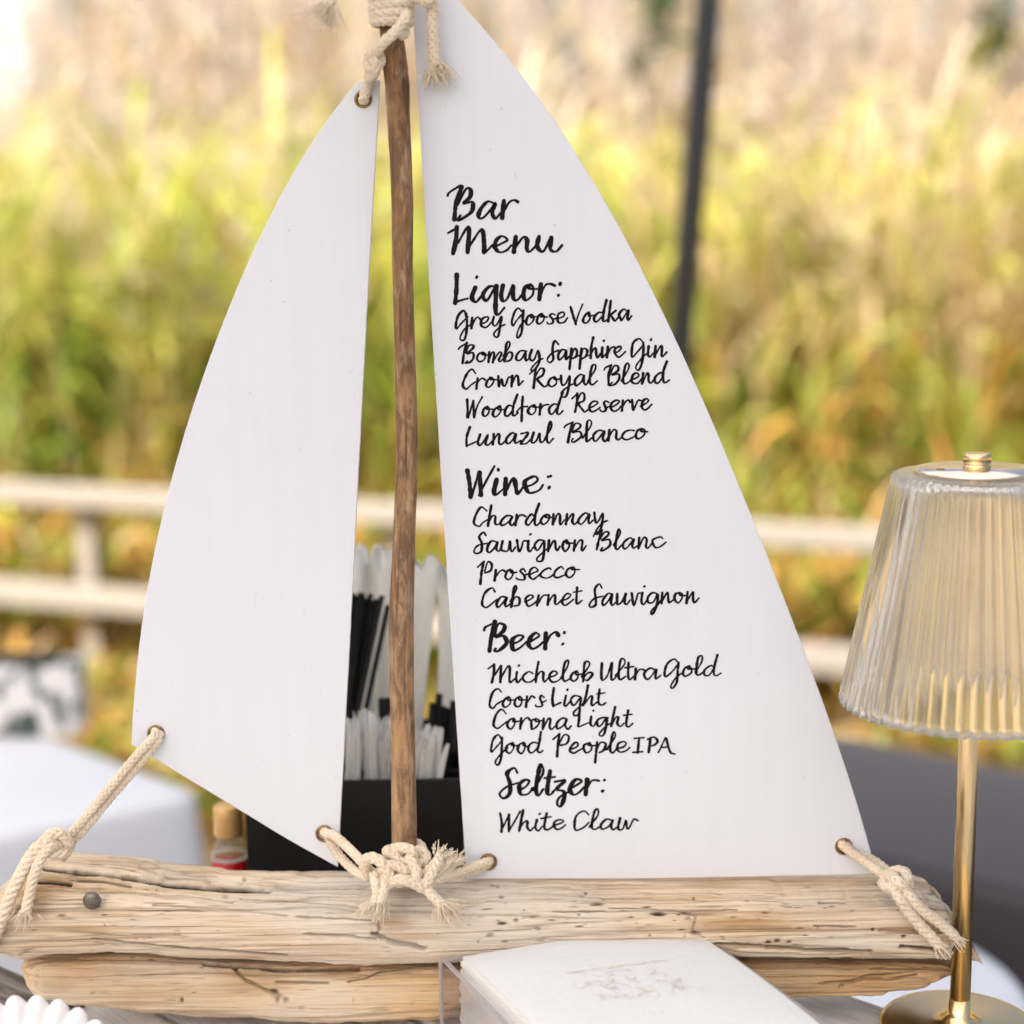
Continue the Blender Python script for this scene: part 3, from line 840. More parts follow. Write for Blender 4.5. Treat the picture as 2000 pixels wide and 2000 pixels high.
stains = [(1440, 1803, 105, 9, 0.75), (1250, 1836, 110, 7, 0.6), (1750, 1815, 60, 7, 0.5), (770, 1805, 40, 16, 0.5), (800, 1830, 70, 8, 0.5), (60, 1740, 40, 45, 0.6), (95, 1720, 50, 12, 0.7), (900, 1765, 40, 8, 0.35), (1390, 1727, 60, 9, 0.45), (1800, 1728, 40, 12, 0.6),
          (560, 1760, 60, 4, 0.4), (640, 1850, 120, 6, 0.3), (150, 1815, 60, 8, 0.45), (1680, 1862, 120, 8, 0.5), (600, 1868, 300, 6, 0.45), (330, 1735, 120, 5, 0.5)]
hull = log("hull_log", top, bot, 0.002, -0.006, 0.034, M_drift, cracks, spots, stains, seed=0.3)
top2 = [(47, 1874), (60, 1866), (100, 1860), (223, 1850), (400, 1862), (659, 1872), (900, 1872), (1200, 1862), (1450, 1864), (1600, 1866), (1760, 1866), (1830, 1872), (1864, 1884)]
bot2 = [(47, 1904), (56, 1922), (70, 1941), (153, 1961), (270, 1972), (400, 1984), (659, 1988), (850, 1986), (1200, 1968), (1480, 1944), (1583, 1940), (1713, 1938), (1743, 1926), (1797, 1918), (1822, 1902), (1864, 1893)]
cracks2 = [([(455, 1885), (480, 1915), (520, 1935), (560, 1952)], 3.5, 0.0025, 0.4), ([(680, 1918), (715, 1910), (740, 1898), (790, 1890)], 2.0, 0.0015, 0.55), ([(540, 1918), (640, 1920)], 3, 0.002, 0.4),
           ([(1600, 1922), (1660, 1918), (1700, 1905), (1760, 1898)], 3, 0.002, 0.5), ([(1700, 1890), (1800, 1890)], 2.5, 0.002, 0.5), ([(1640, 1930), (1690, 1912), (1740, 1915), (1790, 1902)], 2.5, 0.002, 0.4), ([(400, 1882), (560, 1893), (700, 1890)], 4, 0.003, 0.7)]
spots2 = [(535, 1938, 8, 6, 0.9), (542, 1950, 4, 7, 0.7), (355, 1955, 3, 5, 0.9), (588, 1968, 9, 4, 0.4), (690, 1956, 3, 2, 0.5), (870, 1962, 5, 3, 0.4)]
for i in range(50): spots2.append((rng.uniform(80, 860), rng.uniform(1895, 1980), rng.uniform(3, 22), rng.uniform(0.9, 1.6), rng.uniform(0.15, 0.4)))
stains2 = [(1640, 1905, 170, 26, 0.35), (500, 1925, 70, 18, 0.4), (480, 1900, 60, 10, 0.35), (400, 1978, 60, 6, 0.5), (110, 1925, 40, 15, 0.4), (230, 1897, 80, 5, 0.4)]
plank = log("lower_plank", top2, bot2, -0.010, -0.004, 0.026, M_drift2, cracks2, spots2, stains2, seed=4.7, nx=900, nt_=220, expo=0.45)

# screw in the log
def screw():
    c = P(180, 1759, -0.041)
    mb = MB()
    V, F = lathe([(0.0050, 0.0), (0.0050, 0.0006), (0.0044, 0.0015), (0.0028, 0.0022), (0.001, 0.0024)], 24)
    V = V[:, [0, 2, 1]] * np.array([1, -1, 1]) + np.array(c)
    mb.add(V, F); mb.build("screw_head", M_steel, hull)
screw()

# mast
mast_px = [(40, 740, 783), (50, 741.5, 784), (103, 745.6, 793), (135, 749, 797), (166, 753, 800.5), (217, 756, 800.5), (310, 762, 804.6), (400, 765, 807), (518, 766, 806), (620, 768.5, 809), (725, 771, 813), (850, 773, 816), (932, 773, 815.5), (1035, 768.5, 811.5), (1110, 764, 810), (1200, 759.5, 808), (1350, 760.5, 808.5), (1400, 762, 810), (1500, 764, 811.6), (1600, 765, 814), (1660, 766, 814.5), (1735, 766, 815)]
def mast():
    ys = np.linspace(-60, 1702, 420)
    py, l, r_ = map(np.array, zip(*([(-60, 733, 776)] + mast_px)))
    L = np.interp(ys, py, l); Rr = np.interp(ys, py, r_)
    ym = -0.012
    path = np.array([np.array(P((a + b_) / 2, y, ym)) for a, b_, y in zip(L, Rr, ys)])
    rad = np.array([(P(b_, y, ym) - P(a, y, ym)).length / 2 for a, b_, y in zip(L, Rr, ys)])
    sides = 40
    T, N, B = frames(path)
    a = np.linspace(0, 2 * np.pi, sides, endpoint=False)
    A = np.cos(a)[None, :]; S = np.sin(a)[None, :]
    zz = path[:, 2][:, None]
    lump = 1 + 0.07 * fbm(A * 1.5, S * 1.5, zz * 26, 4) + 0.06 * np.clip(fbm(A * 5, S * 5, zz * 14, 3), -1, 1)
    cr = np.clip(fbm(A * 3.2 + 9, S * 3.2, zz * 16, 4) * 3 - 0.75, 0, 1) * 0.8
    # knots, scars and the peeled end near the top
    for (ky, kang, sz, dk) in ((1195, -1.15, 0.004, 0.7), (700, -1.4, 0.006, 0.5), (160, -0.6, 0.012, 0.8), (1380, -1.0, 0.006, 0.8), (1420, -1.1, 0.008, 0.8), (1300, -0.9, 0.005, 0.5)):
        kz = P(780, ky, ym).z
        ang = np.arctan2(S, A)
        k = np.exp(-((zz - kz) / sz) ** 2 - ((ang - kang) / 0.30) ** 2)
        cr = np.maximum(cr, dk * k); lump = lump - 0.05 * k
    Vv = path[:, None, :] + (rad[:, None] * lump)[..., None] * (A[..., None] * N[:, None, :] + S[..., None] * B[:, None, :])
    F = []
    n = len(path)
    for i in range(n - 1):
        for k in range(sides):
            k2 = (k + 1) % sides
            F.append((i * sides + k, i * sides + k2, (i + 1) * sides + k2, (i + 1) * sides + k))
    F.append(tuple(range(sides - 1, -1, -1)))
    F.append(tuple(range((n - 1) * sides, n * sides)))
    o = obj("mast", Vv.reshape(-1, 3), F, M_mast, boat)
    set_attr(o, "crack", cr.ravel())
    st = np.clip((np.linspace(1, 0, n)[:, None] * 0.0 + np.interp(ys, [0, 700, 1200, 1735], [0.0, 0.10, 0.35, 0.7])[:, None]) * (1 + 0.8 * fbm(A * 2, S * 2, zz * 20)), 0, 1)
    set_attr(o, "stain", st.ravel())
_nt = M_mast.node_tree; _b = _nt.nodes["Principled BSDF"]       # weathered blotches, scuffs and bark remains
_src = _b.inputs["Base Color"].links[0].from_socket
_f = noise(_nt, coords(_nt, (95, 95, 34)), 1.0, 5, 0.7, 0.8)
_c = mixc(_nt, ramp(_nt, _f, [(0.44, (0, 0, 0)), (0.60, (0.75, 0.75, 0.75))]), _src, (0.125, 0.070, 0.040))
_f2 = noise(_nt, coords(_nt, (260, 260, 60)), 1.0, 4, 0.6, 0.4)
_c = mixc(_nt, ramp(_nt, _f2, [(0.52, (0, 0, 0)), (0.68, (0.6, 0.6, 0.6))]), _c, (0.50, 0.37, 0.25))
_nt.links.new(_c, _b.inputs["Base Color"])
M_mast.node_tree  # paler tone low on the stick
for nd in M_mast.node_tree.nodes:
    if nd.type == 'MIX' and tuple(round(v, 2) for v in nd.inputs[7].default_value)[:3] == (0.42, 0.24, 0.09):
        nd.inputs[7].default_value = (0.58, 0.37, 0.205, 1)
mast()

# sails
ST = 0.0035
def sail(name, outline, holes, hole_r):
    cu = bpy.data.curves.new(name, 'CURVE'); cu.dimensions = '2D'; cu.fill_mode = 'BOTH'
    def spl(pts):
        s = cu.splines.new('POLY'); s.points.add(len(pts) - 1)
        for p, q in zip(s.points, pts): p.co = (q[0], q[1], 0, 1)
        s.use_cyclic_u = True
    spl([(P(x, y).x, P(x, y).z) for x, y in outline])
    for hx, hy in holes:
        c = P(hx, hy)
        spl([(c.x + hole_r * math.cos(a), c.z + hole_r * math.sin(a)) for a in np.linspace(0, 2 * math.pi, 24, endpoint=False)])
    cu.extrude = ST / 2 - 0.0003; cu.bevel_depth = 0.0003; cu.bevel_resolution = 1
    tmp = bpy.data.objects.new("tmp", cu); COL.objects.link(tmp)
    dg = bpy.context.evaluated_depsgraph_get()
    me = bpy.data.meshes.new_from_object(tmp.evaluated_get(dg))
    bpy.data.objects.remove(tmp); bpy.data.curves.remove(cu)
    me.name = name
    me.transform(Matrix.Rotation(math.pi / 2, 4, 'X'))
    me.materials.clear()
    return link_mesh(name, me, M_sail, boat, smooth=False)
def edge(pts, n=10, jag=0.0, fit=0):
    p = np.array(pts, float)
    if fit:                                   # one fair curve through the traced points
        d = np.r_[0, np.cumsum(np.linalg.norm(np.diff(p, axis=0), axis=1))]; d /= d[-1]
        w = np.ones(len(p)); w[[0, -1]] = 20
        t = np.linspace(0, 1, n * len(p))
        p = np.stack([np.polyval(np.polyfit(d, p[:, k], fit, w=w), t) for k in (0, 1)], 1)
    else:
        p = catmull(list(p), n)
    if jag:
        p = p + np.stack([jag * fbm(p[:, 1] / 6.0, p[:, 0] / 9.0), jag * 0.3 * fbm(p[:, 0] / 6.0, p[:, 1] / 9.0 + 7)], 1)
    return [tuple(q) for q in p]
jl = edge([(703, 158), (699, 167), (633, 252), (594, 304), (536, 407), (504, 470), (471, 550), (437, 633), (413, 700), (386, 768), (362.5, 853), (341.6, 926), (318, 1008), (303, 1067), (294, 1124), (282, 1207), (273.5, 1270), (267, 1350), (259, 1452)], 8, 0.5, 5)
jb = edge([(259, 1452), (382, 1526.5), (478, 1584.6), (569, 1639.5), (659, 1689.5)], 10, 0.8)
jr = edge([(659, 1689.5), (660.5, 1655), (665, 1600), (679, 1305), (693, 1050), (712, 700), (727, 400), (737, 217), (742, 158)], 10, 0.8, 3)
jib = sail("jib_sail", jl + jb[1:] + jr[1:], [(710, 194), (306, 1431), (634, 1626)], 0.0032)
mr = edge([(830, -60), (883, 0), (950, 66), (989, 102), (1056, 199), (1128, 311), (1190, 416), (1258, 540), (1343, 712), (1413, 878), (1470, 1020), (1527, 1160), (1578, 1299), (1629, 1440), (1662, 1530), (1701, 1672)], 8, 0.4, 5)
mbt = edge([(1701, 1672), (1703, 1690), (1701, 1703), (1550, 1707), (1300, 1712), (1100, 1713), (912, 1713)], 6, 0.3)
ml = edge([(912, 1713), (898, 1580), (888, 1350), (871, 1050), (858, 820), (842, 570), (829, 400), (818, 186), (809, 103), (805, 21), (803, -60)], 10, 0.7, 3)
main = sail("main_sail", mr + mbt[1:] + ml[1:], [(954, 1681), (1647, 1651)], 0.0032)

def grommet(px, py, rpx, parent):
    c = np.array(P(px, py)); R1 = (P(px + rpx, py) - P(px, py)).length
    prof = []
    r_in = R1 * 0.62
    for a in np.linspace(math.pi, 0, 9):
        prof.append(((R1 + r_in) / 2 + (R1 - r_in) / 2 * math.cos(a), ST / 2 + 0.0011 * math.sin(a)))
    prof = prof + [(R1 * 0.98, ST / 2 + 0.00005), (R1 * 0.98, -ST / 2 - 0.0006), (r_in, -ST / 2 - 0.0006)]
    V, F = lathe(prof, 36, close=True)
    V = V[:, [0, 2, 1]] * np.array([1, -1, 1]) + c
    mb = MB(); mb.add(V, F); mb.build("grommet", M_oldbrass, parent)
for p_, s_ in (((710, 194), jib), ((306, 1431), jib), ((634, 1626), jib), ((954, 1681), main), ((1647, 1651), main)):
    grommet(p_[0], p_[1], 17.5, s_)

# ------------------------------------------------------------------ handwriting on the main sail
GL = {
 'a': ([[(.8,.92),(.45,1.02),(.12,.6),(.1,.15),(.28,.02),(.58,.4),(.82,.95),(.74,.3),(.86,.0),(1.12,.3)]], 1.05),
 'b': ([[(.0,.5),(.45,1.6),(.42,2.0),(.25,1.75),(.12,.5),(.1,.03)], [(.12,.3),(.42,.92),(.72,.75),(.62,.2),(.28,.02)]], .95),
 'c': ([[(.78,.8),(.55,1.0),(.2,.72),(.1,.3),(.35,.0),(.65,.12),(.95,.42)]], .9),
 'd': ([[(.78,.85),(.45,1.0),(.1,.55),(.15,.08),(.35,.05),(.72,.6)], [(1.0,2.05),(.8,1.0),(.74,.2),(.9,.0),(1.18,.25)]], 1.1),
 'e': ([[(.1,.38),(.5,.58),(.72,.85),(.5,1.05),(.2,.8),(.12,.3),(.35,.0),(.65,.12),(.95,.45)]], .9),
 'f': ([[(.4,1.85),(.36,1.0),(.3,-.5)], [(-.05,.3),(.32,.8),(.8,.9)]], .75),
 'g': ([[(.8,.92),(.45,1.02),(.12,.6),(.16,.12),(.42,.15),(.78,.9),(.78,.0),(.62,-.85),(.38,-1.0),(.32,-.65),(.78,.0),(1.08,.35)]], 1.0),
 'h': ([[(.28,2.0),(.18,1.0),(.1,.0)], [(.12,.2),(.42,.9),(.62,.92),(.62,.35),(.74,.0),(1.0,.35)]], .98),
 'i': ([[(.2,1.0),(.14,.25),(.28,.0),(.55,.35)], [(.30,1.6),(.34,1.66)]], .52),
 'k': ([[(.28,2.0),(.12,.0)], [(.72,1.0),(.18,.5),(.38,.48),(.62,.0),(.92,.28)]], .88),
 'l': ([[(.0,.35),(.5,1.45),(.48,2.0),(.28,1.8),(.16,.4),(.3,.0),(.62,.35)]], .6),
 'm': ([[(.15,1.0),(.1,.0)], [(.1,.15),(.4,.95),(.52,.85),(.48,.0)], [(.5,.2),(.8,.95),(.94,.85),(.9,.2),(1.02,.0),(1.28,.35)]], 1.24),
 'n': ([[(.15,1.0),(.1,.0)], [(.1,.15),(.45,.95),(.62,.85),(.6,.2),(.74,.0),(1.02,.4)]], .98),
 'o': ([[(.52,1.0),(.22,.82),(.1,.32),(.3,.0),(.6,.3),(.66,.8),(.48,.98),(.5,.72),(.95,.72)]], .88),
 'p': ([[(.2,1.0),(.08,-.95)], [(.15,.15),(.45,.92),(.74,.8),(.64,.22),(.3,.05)], [(.62,.2),(.95,.32)]], .92),
 'q': ([[(.8,.92),(.45,1.02),(.12,.6),(.16,.12),(.42,.15),(.8,.95)], [(.84,1.0),(.74,-.5),(.86,-.85),(1.2,-.5)]], 1.0),
 'r': ([[(.16,1.0),(.1,.0)], [(.12,.25),(.36,.82),(.62,1.0),(.8,.84)]], .74),
 's': ([[(.72,.86),(.5,1.0),(.32,.78),(.58,.4),(.52,.05),(.2,-.03),(.1,.15)], [(.55,.35),(.9,.55)]], .8),
 't': ([[(.34,1.6),(.22,.3),(.36,.0),(.66,.3)], [(.02,1.15),(.62,1.25)]], .62),
 'u': ([[(.16,1.0),(.1,.3),(.25,.0),(.45,.25),(.72,.98),(.68,.2),(.82,.0),(1.12,.35)]], 1.05),
 'v': ([[(.12,1.0),(.3,.02),(.5,.4),(.62,.95),(.9,.95)]], .78),
 'w': ([[(.12,1.0),(.15,.1),(.3,.05),(.5,.85),(.54,.1),(.72,.1),(.92,.95),(1.2,.85)]], 1.08),
 'y': ([[(.16,1.0),(.1,.4),(.25,.05),(.45,.25),(.74,.98),(.74,.0),(.54,-.9),(.28,-1.0),(.26,-.6),(.74,.0),(1.05,.22)]], .98),
 'z': ([[(.1,.95),(.68,.95),(.1,.05)], [(.1,.05),(.55,.02),(.92,.3)]], .84),
 'Z': ([[(.05,.9),(.5,.95),(.14,.38),(.5,.34),(.52,-.15),(.34,-.72),(.12,-.6),(.3,-.2),(.72,.2)]], .7),
 'B': ([[(.0,1.42),(.14,1.66),(.58,1.92)], [(.58,1.95),(.44,1.0),(.34,.0)], [(.5,1.0),(.78,1.75),(1.1,1.72),(1.06,1.35),(.68,.95),(1.12,1.0),(1.2,.5),(.86,.06),(.52,.0),(.66,.2)]], 1.38),
 'M': ([[(.0,1.38),(.36,1.7)], [(.38,1.75),(.36,.9),(.3,.0)], [(.4,.75),(.78,1.62),(.9,1.5),(.86,.02)], [(.9,.3),(1.36,1.5),(1.52,1.4),(1.5,.3),(1.62,.0),(1.9,.4)]], 1.84),
 'L': ([[(.22,1.85),(.14,.8),(.12,.02)], [(.12,.02),(.4,.1),(.78,.3)]], .88),
 'G': ([[(.92,1.35),(.62,1.75),(.26,1.35),(.1,.5),(.16,.08),(.5,.5),(.96,1.2)], [(.94,1.4),(.98,.7),(.9,-.6),(.64,-1.15),(.5,-.85),(.8,-.1),(1.3,.45)]], 1.22),
 'V': ([[(.05,1.7),(.25,.9),(.42,.0)], [(.42,.0),(.62,.8),(1.0,1.85)]], .95),
 'S': ([[(1.02,1.55),(.78,1.9),(.48,1.5),(.62,.8),(.62,.1),(.32,-.22),(.1,.08),(.42,.6),(1.05,.85)]], .98),
 'C': ([[(.95,1.5),(.66,1.88),(.26,1.4),(.06,.4),(.3,.0),(.65,.3),(1.0,.7)]], .98),
 'R': ([[(.0,1.38),(.42,1.88)], [(.44,1.9),(.36,.9),(.3,.0)], [(.42,1.0),(.74,1.8),(1.06,1.7),(.96,1.2),(.52,.88),(.92,.2),(1.12,.04),(1.42,.32)]], 1.3),
 'W': ([[(.1,1.75),(.2,.8),(.24,.0)], [(.24,.0),(.64,1.6)], [(.64,1.6),(.68,.0)], [(.68,.0),(.95,1.0),(1.36,1.95)]], 1.25),
 'P': ([[(.0,1.38),(.42,1.88)], [(.44,1.9),(.36,.9),(.26,-.3)], [(.42,.9),(.76,1.8),(1.08,1.6),(.94,1.0),(.52,.78)]], 1.12),
 'U': ([[(.22,1.6),(.1,.4),(.3,.0),(.6,.5),(.86,1.6),(.78,.2),(.95,.0),(1.22,.4)]], 1.15),
 'I': ([[(.44,1.55),(.36,.0)], [(.1,1.5),(.82,1.58)], [(.0,-.02),(.74,.05)]], 1.0),
 'Q': ([[(.3,1.55),(.18,.0)], [(.1,1.4),(.6,1.65),(.85,1.2),(.55,.75),(.25,.7)]], .95),
 'A': ([[(.0,.0),(.5,1.6)], [(.5,1.6),(.9,.1),(1.25,-.12)], [(.2,.55),(.8,.6)]], 1.1),
 ':': ([[(.30,.2),(.33,.24)], [(.38,.95),(.41,.99)]], .55),
}
def write(name, words, w_down, w_up, slant=0.02):
    """words: (text, x0, x1, baseline y at x0, at x1, x-height), pixels of the photo, laid onto the sail's own plane"""
    mb = MB()
    yoff = -ST / 2 - 0.00012
    for (txt, x0, x1, b0, b1, xh) in words:
        pen = 0.0; strokes = []
        for ch in txt:
            g, adv = GL[ch]
            for s in g:
                strokes.append([(px + pen + slant * py, py) for px, py in s])
            pen += adv
        xs_ = [p[0] for s in strokes for p in s]
        mn, mx = min(xs_), max(xs_)
        sx = (x1 - x0) / (mx - mn)
        for si, s in enumerate(strokes):
            wob = rng.normal(0, 0.04, (len(s), 2))
            if txt.find('W') < 0 and len(s) == 2: wob *= 0.3
            pts = []
            for (u, v), (wx, wy) in zip(s, wob):
                X = x0 + (u - mn + wx) * sx
                Yb = b0 + (b1 - b0) * (X - x0) / (x1 - x0)
                pts.append((X, Yb - (v + wy) * xh))
            c = catmull(pts, 7)
            c, _ = resample(c, 1.2)
            T = np.gradient(c, axis=0); T /= np.linalg.norm(T, axis=1)[:, None] + 1e-9
            down = np.clip(np.abs(T[:, 1]) * np.where(T[:, 1] > 0, 1, 0.25), 0, 1)
            ww = w_up + (w_down - w_up) * down ** 1.2
            k = np.ones(5) / 5
            ww = np.convolve(np.pad(ww, 2, 'edge'), k, 'valid') * (1 + 0.3 * fbm(np.arange(len(ww)) / 6.0, si * 3.1 + x0))
            nrm = np.stack([-T[:, 1], T[:, 0]], 1)
            L = c + nrm * ww[:, None] / 2; Rr = c - nrm * ww[:, None] / 2
            z = yoff - 0.000002 * si
            V = [P(x, y, z) for q in zip(L, Rr) for x, y in q]
            n = len(c)
            F = [(2 * i, 2 * i + 1, 2 * i + 3, 2 * i + 2) for i in range(n - 1)]
            nv = len(V)
            for (cc, r_) in ((c[0], ww[0] / 2), (c[-1], ww[-1] / 2)):   # round pen ends
                r_ = r_ * (1.25 if n < 8 else 1.02)
                ring = [P(cc[0] + r_ * math.cos(a), cc[1] + r_ * math.sin(a), z - 0.000001) for a in np.linspace(0, 2 * math.pi, 10, endpoint=False)]
                F.append(tuple(range(nv, nv + 10))); V += ring; nv += 10
            mb.add(np.array([tuple(v) for v in V]), F)
    return mb.build(name, M_ink, main, smooth=False)
H = dict(w_down=9.4, w_up=4.2); Bd = dict(w_down=5.6, w_up=3.5)
write("menu_heading", [("Bar", 873.6, 1011, 430, 424, 33)], **H)
write("menu_heading", [("Menu", 875, 1096, 495, 490, 29)], **H)
write("menu_heading", [("Liquor:", 888, 1095, 592, 583, 30)], **H)
write("menu_line", [("Grey", 890, 986, 643, 637, 20), ("Goose", 1000, 1108, 637, 630, 20), ("Vodka", 1116, 1234, 634, 624, 20)], **Bd)
write("menu_line", [("Bombay", 896, 1059, 709, 704, 19.5), ("Sapphire", 1069, 1220, 704, 696, 20), ("Gin", 1233, 1303, 699, 696, 21)], **Bd)
write("menu_line", [("Crown", 905, 1022, 760.5, 753, 20), ("Royal", 1034, 1165, 758, 751, 20), ("Blend", 1179, 1307, 752, 747, 20)], **Bd)
write("menu_line", [("Woodford", 911, 1100, 816, 808, 20), ("Reserve", 1117, 1273, 806, 800, 20)], **Bd)
write("menu_line", [("Lunazul", 912, 1080, 870, 864, 20), ("Blanco", 1101, 1266, 864, 857, 20)], **Bd)
write("menu_heading", [("Wine:", 914.6, 1075, 970, 959, 29)], **H)
write("menu_line", [("Chardonnay", 926, 1185, 1028, 1022, 20)], **Bd)
write("menu_line", [("Sauvignon", 925, 1146, 1078, 1075, 20), ("Blanc", 1158, 1299, 1075, 1068, 20)], **Bd)
write("menu_line", [("Prosecco", 933, 1131, 1135, 1127, 20)], **Bd)
write("menu_line", [("Cabernet", 942, 1137, 1187, 1179, 20), ("Sauvignon", 1151, 1365, 1182, 1177, 21)], **Bd)
write("menu_heading", [("Beer:", 945.6, 1103, 1273, 1264, 29)], **H)
write("menu_line", [("Michelob", 953.6, 1156, 1333, 1331, 20), ("Ultra", 1174, 1289, 1328, 1326, 20), ("Gold", 1299.5, 1406, 1322, 1319, 19)], **Bd)
write("menu_line", [("Coors", 956, 1067, 1383, 1379, 20), ("Light", 1079, 1182, 1379, 1377, 19)], **Bd)
write("menu_line", [("Corona", 964, 1115, 1423, 1424, 20), ("Light", 1129, 1235, 1419, 1419, 19)], **Bd)
write("menu_line", [("Good", 959, 1061, 1471, 1470, 20), ("People", 1080, 1230, 1472, 1469, 20), ("IQA", 1236, 1318, 1469, 1470, 18)], **Bd)
write("menu_heading", [("SeltZer:", 978, 1181, 1553, 1551, 28)], **H)
write("menu_line", [("White", 976.5, 1107, 1624, 1620, 20), ("Claw", 1119, 1246, 1622, 1619, 20)], **Bd)

# ------------------------------------------------------------------ ropes
def rope_into(mb, pts, R_=0.0030, step=None, pitch=5.0):
    """8-strand braided cord along a path of 3-D points"""
    path = catmull([np.array(p, float) for p in pts], 10)
    path, s = resample(path, step or R_ * 0.42)
    T, N, B = frames(path)
    ph = s / (pitch * R_) * 2 * np.pi
    for sgn in (1, -1):
        for k in range(4):
            a = sgn * ph + k * np.pi / 2 + (0.25 if sgn < 0 else 0)
            rad = R_ * (0.60 + 0.09 * np.cos(4 * ph / 2 + (0 if sgn > 0 else np.pi) + k * np.pi))
            c = path + (np.cos(a) * rad)[:, None] * N + (np.sin(a) * rad)[:, None] * B
            V, F = tube(c, R_ * 0.40, 6)
            mb.add(V, F)
    V, F = tube(path, R_ * 0.55, 6); mb.add(V, F)
    return path, T
def fray_into(mb, p, d, n=46, L=0.011, spread=0.75, R_=0.0026, th=0.00022):
    p = np.array(p, float); d = np.array(d, float); d /= np.linalg.norm(d)
    for i in range(n):
        o = rng.normal(0, 1, 3); o -= d * np.dot(o, d)
        q0 = p + o * R_ * 0.35 - d * 0.001
        dd = d + o * spread * 0.42; dd /= np.linalg.norm(dd)
        l = L * rng.uniform(0.5, 1.15)
        q1 = q0 + dd * l * 0.55 + rng.normal(0, 0.0007, 3); q2 = q1 + (dd + rng.normal(0, 0.35, 3)) * l * 0.45
        V, F = tube(catmull([q0, q1, q2], 3), np.linspace(th, th * 0.5, 7), 4, caps=False)
        mb.add(V, F)
def pp(seq): return [np.array(P(x, y, z)) for (x, y, z) in seq]
FR = -ST / 2        # sail front

# left stay: doubled cord from the jib clew to the log, knot and two loops round the log end
mb = MB()
rope_into(mb, pp([(300, 1418, 0.006), (304, 1432, FR - 0.003), (293, 1447, FR - 0.006), (255, 1490, -0.012), (200, 1556, -0.018), (150, 1616, -0.024), (118, 1652, -0.026)]), 0.0026)
rope_into(mb, pp([(312, 1420, 0.006), (312, 1436, FR - 0.002), (301, 1456, FR - 0.004), (262, 1504, -0.010), (212, 1562, -0.014), (164, 1620, -0.022), (130, 1652, -0.024)]), 0.0025)
rope_into(mb, pp([(122, 1672, -0.018), (134, 1650, -0.034), (118, 1628, -0.038), (94, 1634, -0.040), (84, 1656, -0.040), (104, 1668, -0.040), (128, 1664, -0.036), (136, 1646, -0.026)]), 0.0033)
rope_into(mb, pp([(112, 1632, -0.030), (96, 1642, -0.040), (70, 1660, -0.043), (45, 1700, -0.044), (20, 1752, -0.045), (2, 1800, -0.045), (-20, 1850, -0.040)]), 0.0037)
e1, t1 = rope_into(mb, pp([(120, 1648, -0.034), (100, 1652, -0.042), (82, 1672, -0.045), (66, 1712, -0.046), (56, 1756, -0.047), (50, 1784, -0.047)]), 0.0030)
fray_into(mb, e1[-1], e1[-1] - e1[-6], 60, 0.007, 0.5, 0.0045, 0.0004)
mb.build("stay_rope", M_rope, boat)

# right stay
mb = MB()
rope_into(mb, pp([(1636, 1640, 0.006), (1647, 1651, FR - 0.002), (1662, 1664, FR - 0.006), (1694, 1686, -0.012), (1722, 1706, -0.020), (1738, 1722, -0.026)]), 0.0028)
rope_into(mb, pp([(1650, 1640, 0.006), (1655, 1653, FR - 0.001), (1672, 1667, FR - 0.003), (1705, 1680, -0.006), (1732, 1700, -0.014), (1748, 1718, -0.022)]), 0.0027)
rope_into(mb, pp([(1722, 1722, -0.026), (1738, 1738, -0.038), (1764, 1726, -0.044), (1770, 1706, -0.040), (1750, 1700, -0.034), (1730, 1714, -0.036), (1728, 1730, -0.042), (1748, 1732, -0.046), (1772, 1722, -0.042), (1775, 1735, -0.036)]), 0.0030)
rope_into(mb, pp([(1735, 1706, -0.030), (1750, 1718, -0.046), (1765, 1732, -0.046), (1762, 1742, -0.040)]), 0.0034)
e1, t1 = rope_into(mb, pp([(1742, 1726, -0.040), (1752, 1746, -0.047), (1775, 1782, -0.046), (1808, 1820, -0.046), (1836, 1850, -0.046)]), 0.0034)
fray_into(mb, e1[-1], e1[-1] - e1[-6], 60, 0.006, 0.4, 0.005, 0.0005)
e1, t1 = rope_into(mb, pp([(1760, 1724, -0.040), (1772, 1742, -0.046), (1800, 1776, -0.046), (1840, 1806, -0.045), (1868, 1832, -0.042)]), 0.0032)
fray_into(mb, e1[-1], e1[-1] - e1[-6], 50, 0.006, 0.4, 0.005, 0.0005)
mb.build("stay_rope", M_rope, boat)

# lashing round the foot of the mast
mb = MB()
yR = -0.034
rope_into(mb, pp([(640, 1614, 0.006), (634, 1626, FR - 0.002), (652, 1632, FR - 0.006), (676, 1652, -0.014), (704, 1680, -0.024), (722, 1700, -0.030), (738, 1712, -0.034)]), 0.0029)
rope_into(mb, pp([(640, 1620, 0.004), (644, 1640, FR - 0.001), (664, 1672, -0.006), (690, 1698, -0.016), (716, 1712, -0.028), (740, 1716, -0.034)]), 0.0027)
# collar around the mast
ang = np.linspace(-0.3, 2 * math.pi + 0.5, 22)
cm = P(790, 1662, -0.012)
for dz, rr_, ph in ((0.0, 0.0098, 0.0), (-0.0055, 0.0104, 0.9), (-0.0105, 0.0108, 1.9)):
    rope_into(mb, [np.array([cm.x + rr_ * math.cos(a + ph), cm.y + rr_ * math.sin(a + ph), cm.z + dz + 0.0012 * math.sin(2 * a)]) for a in ang], 0.0030)
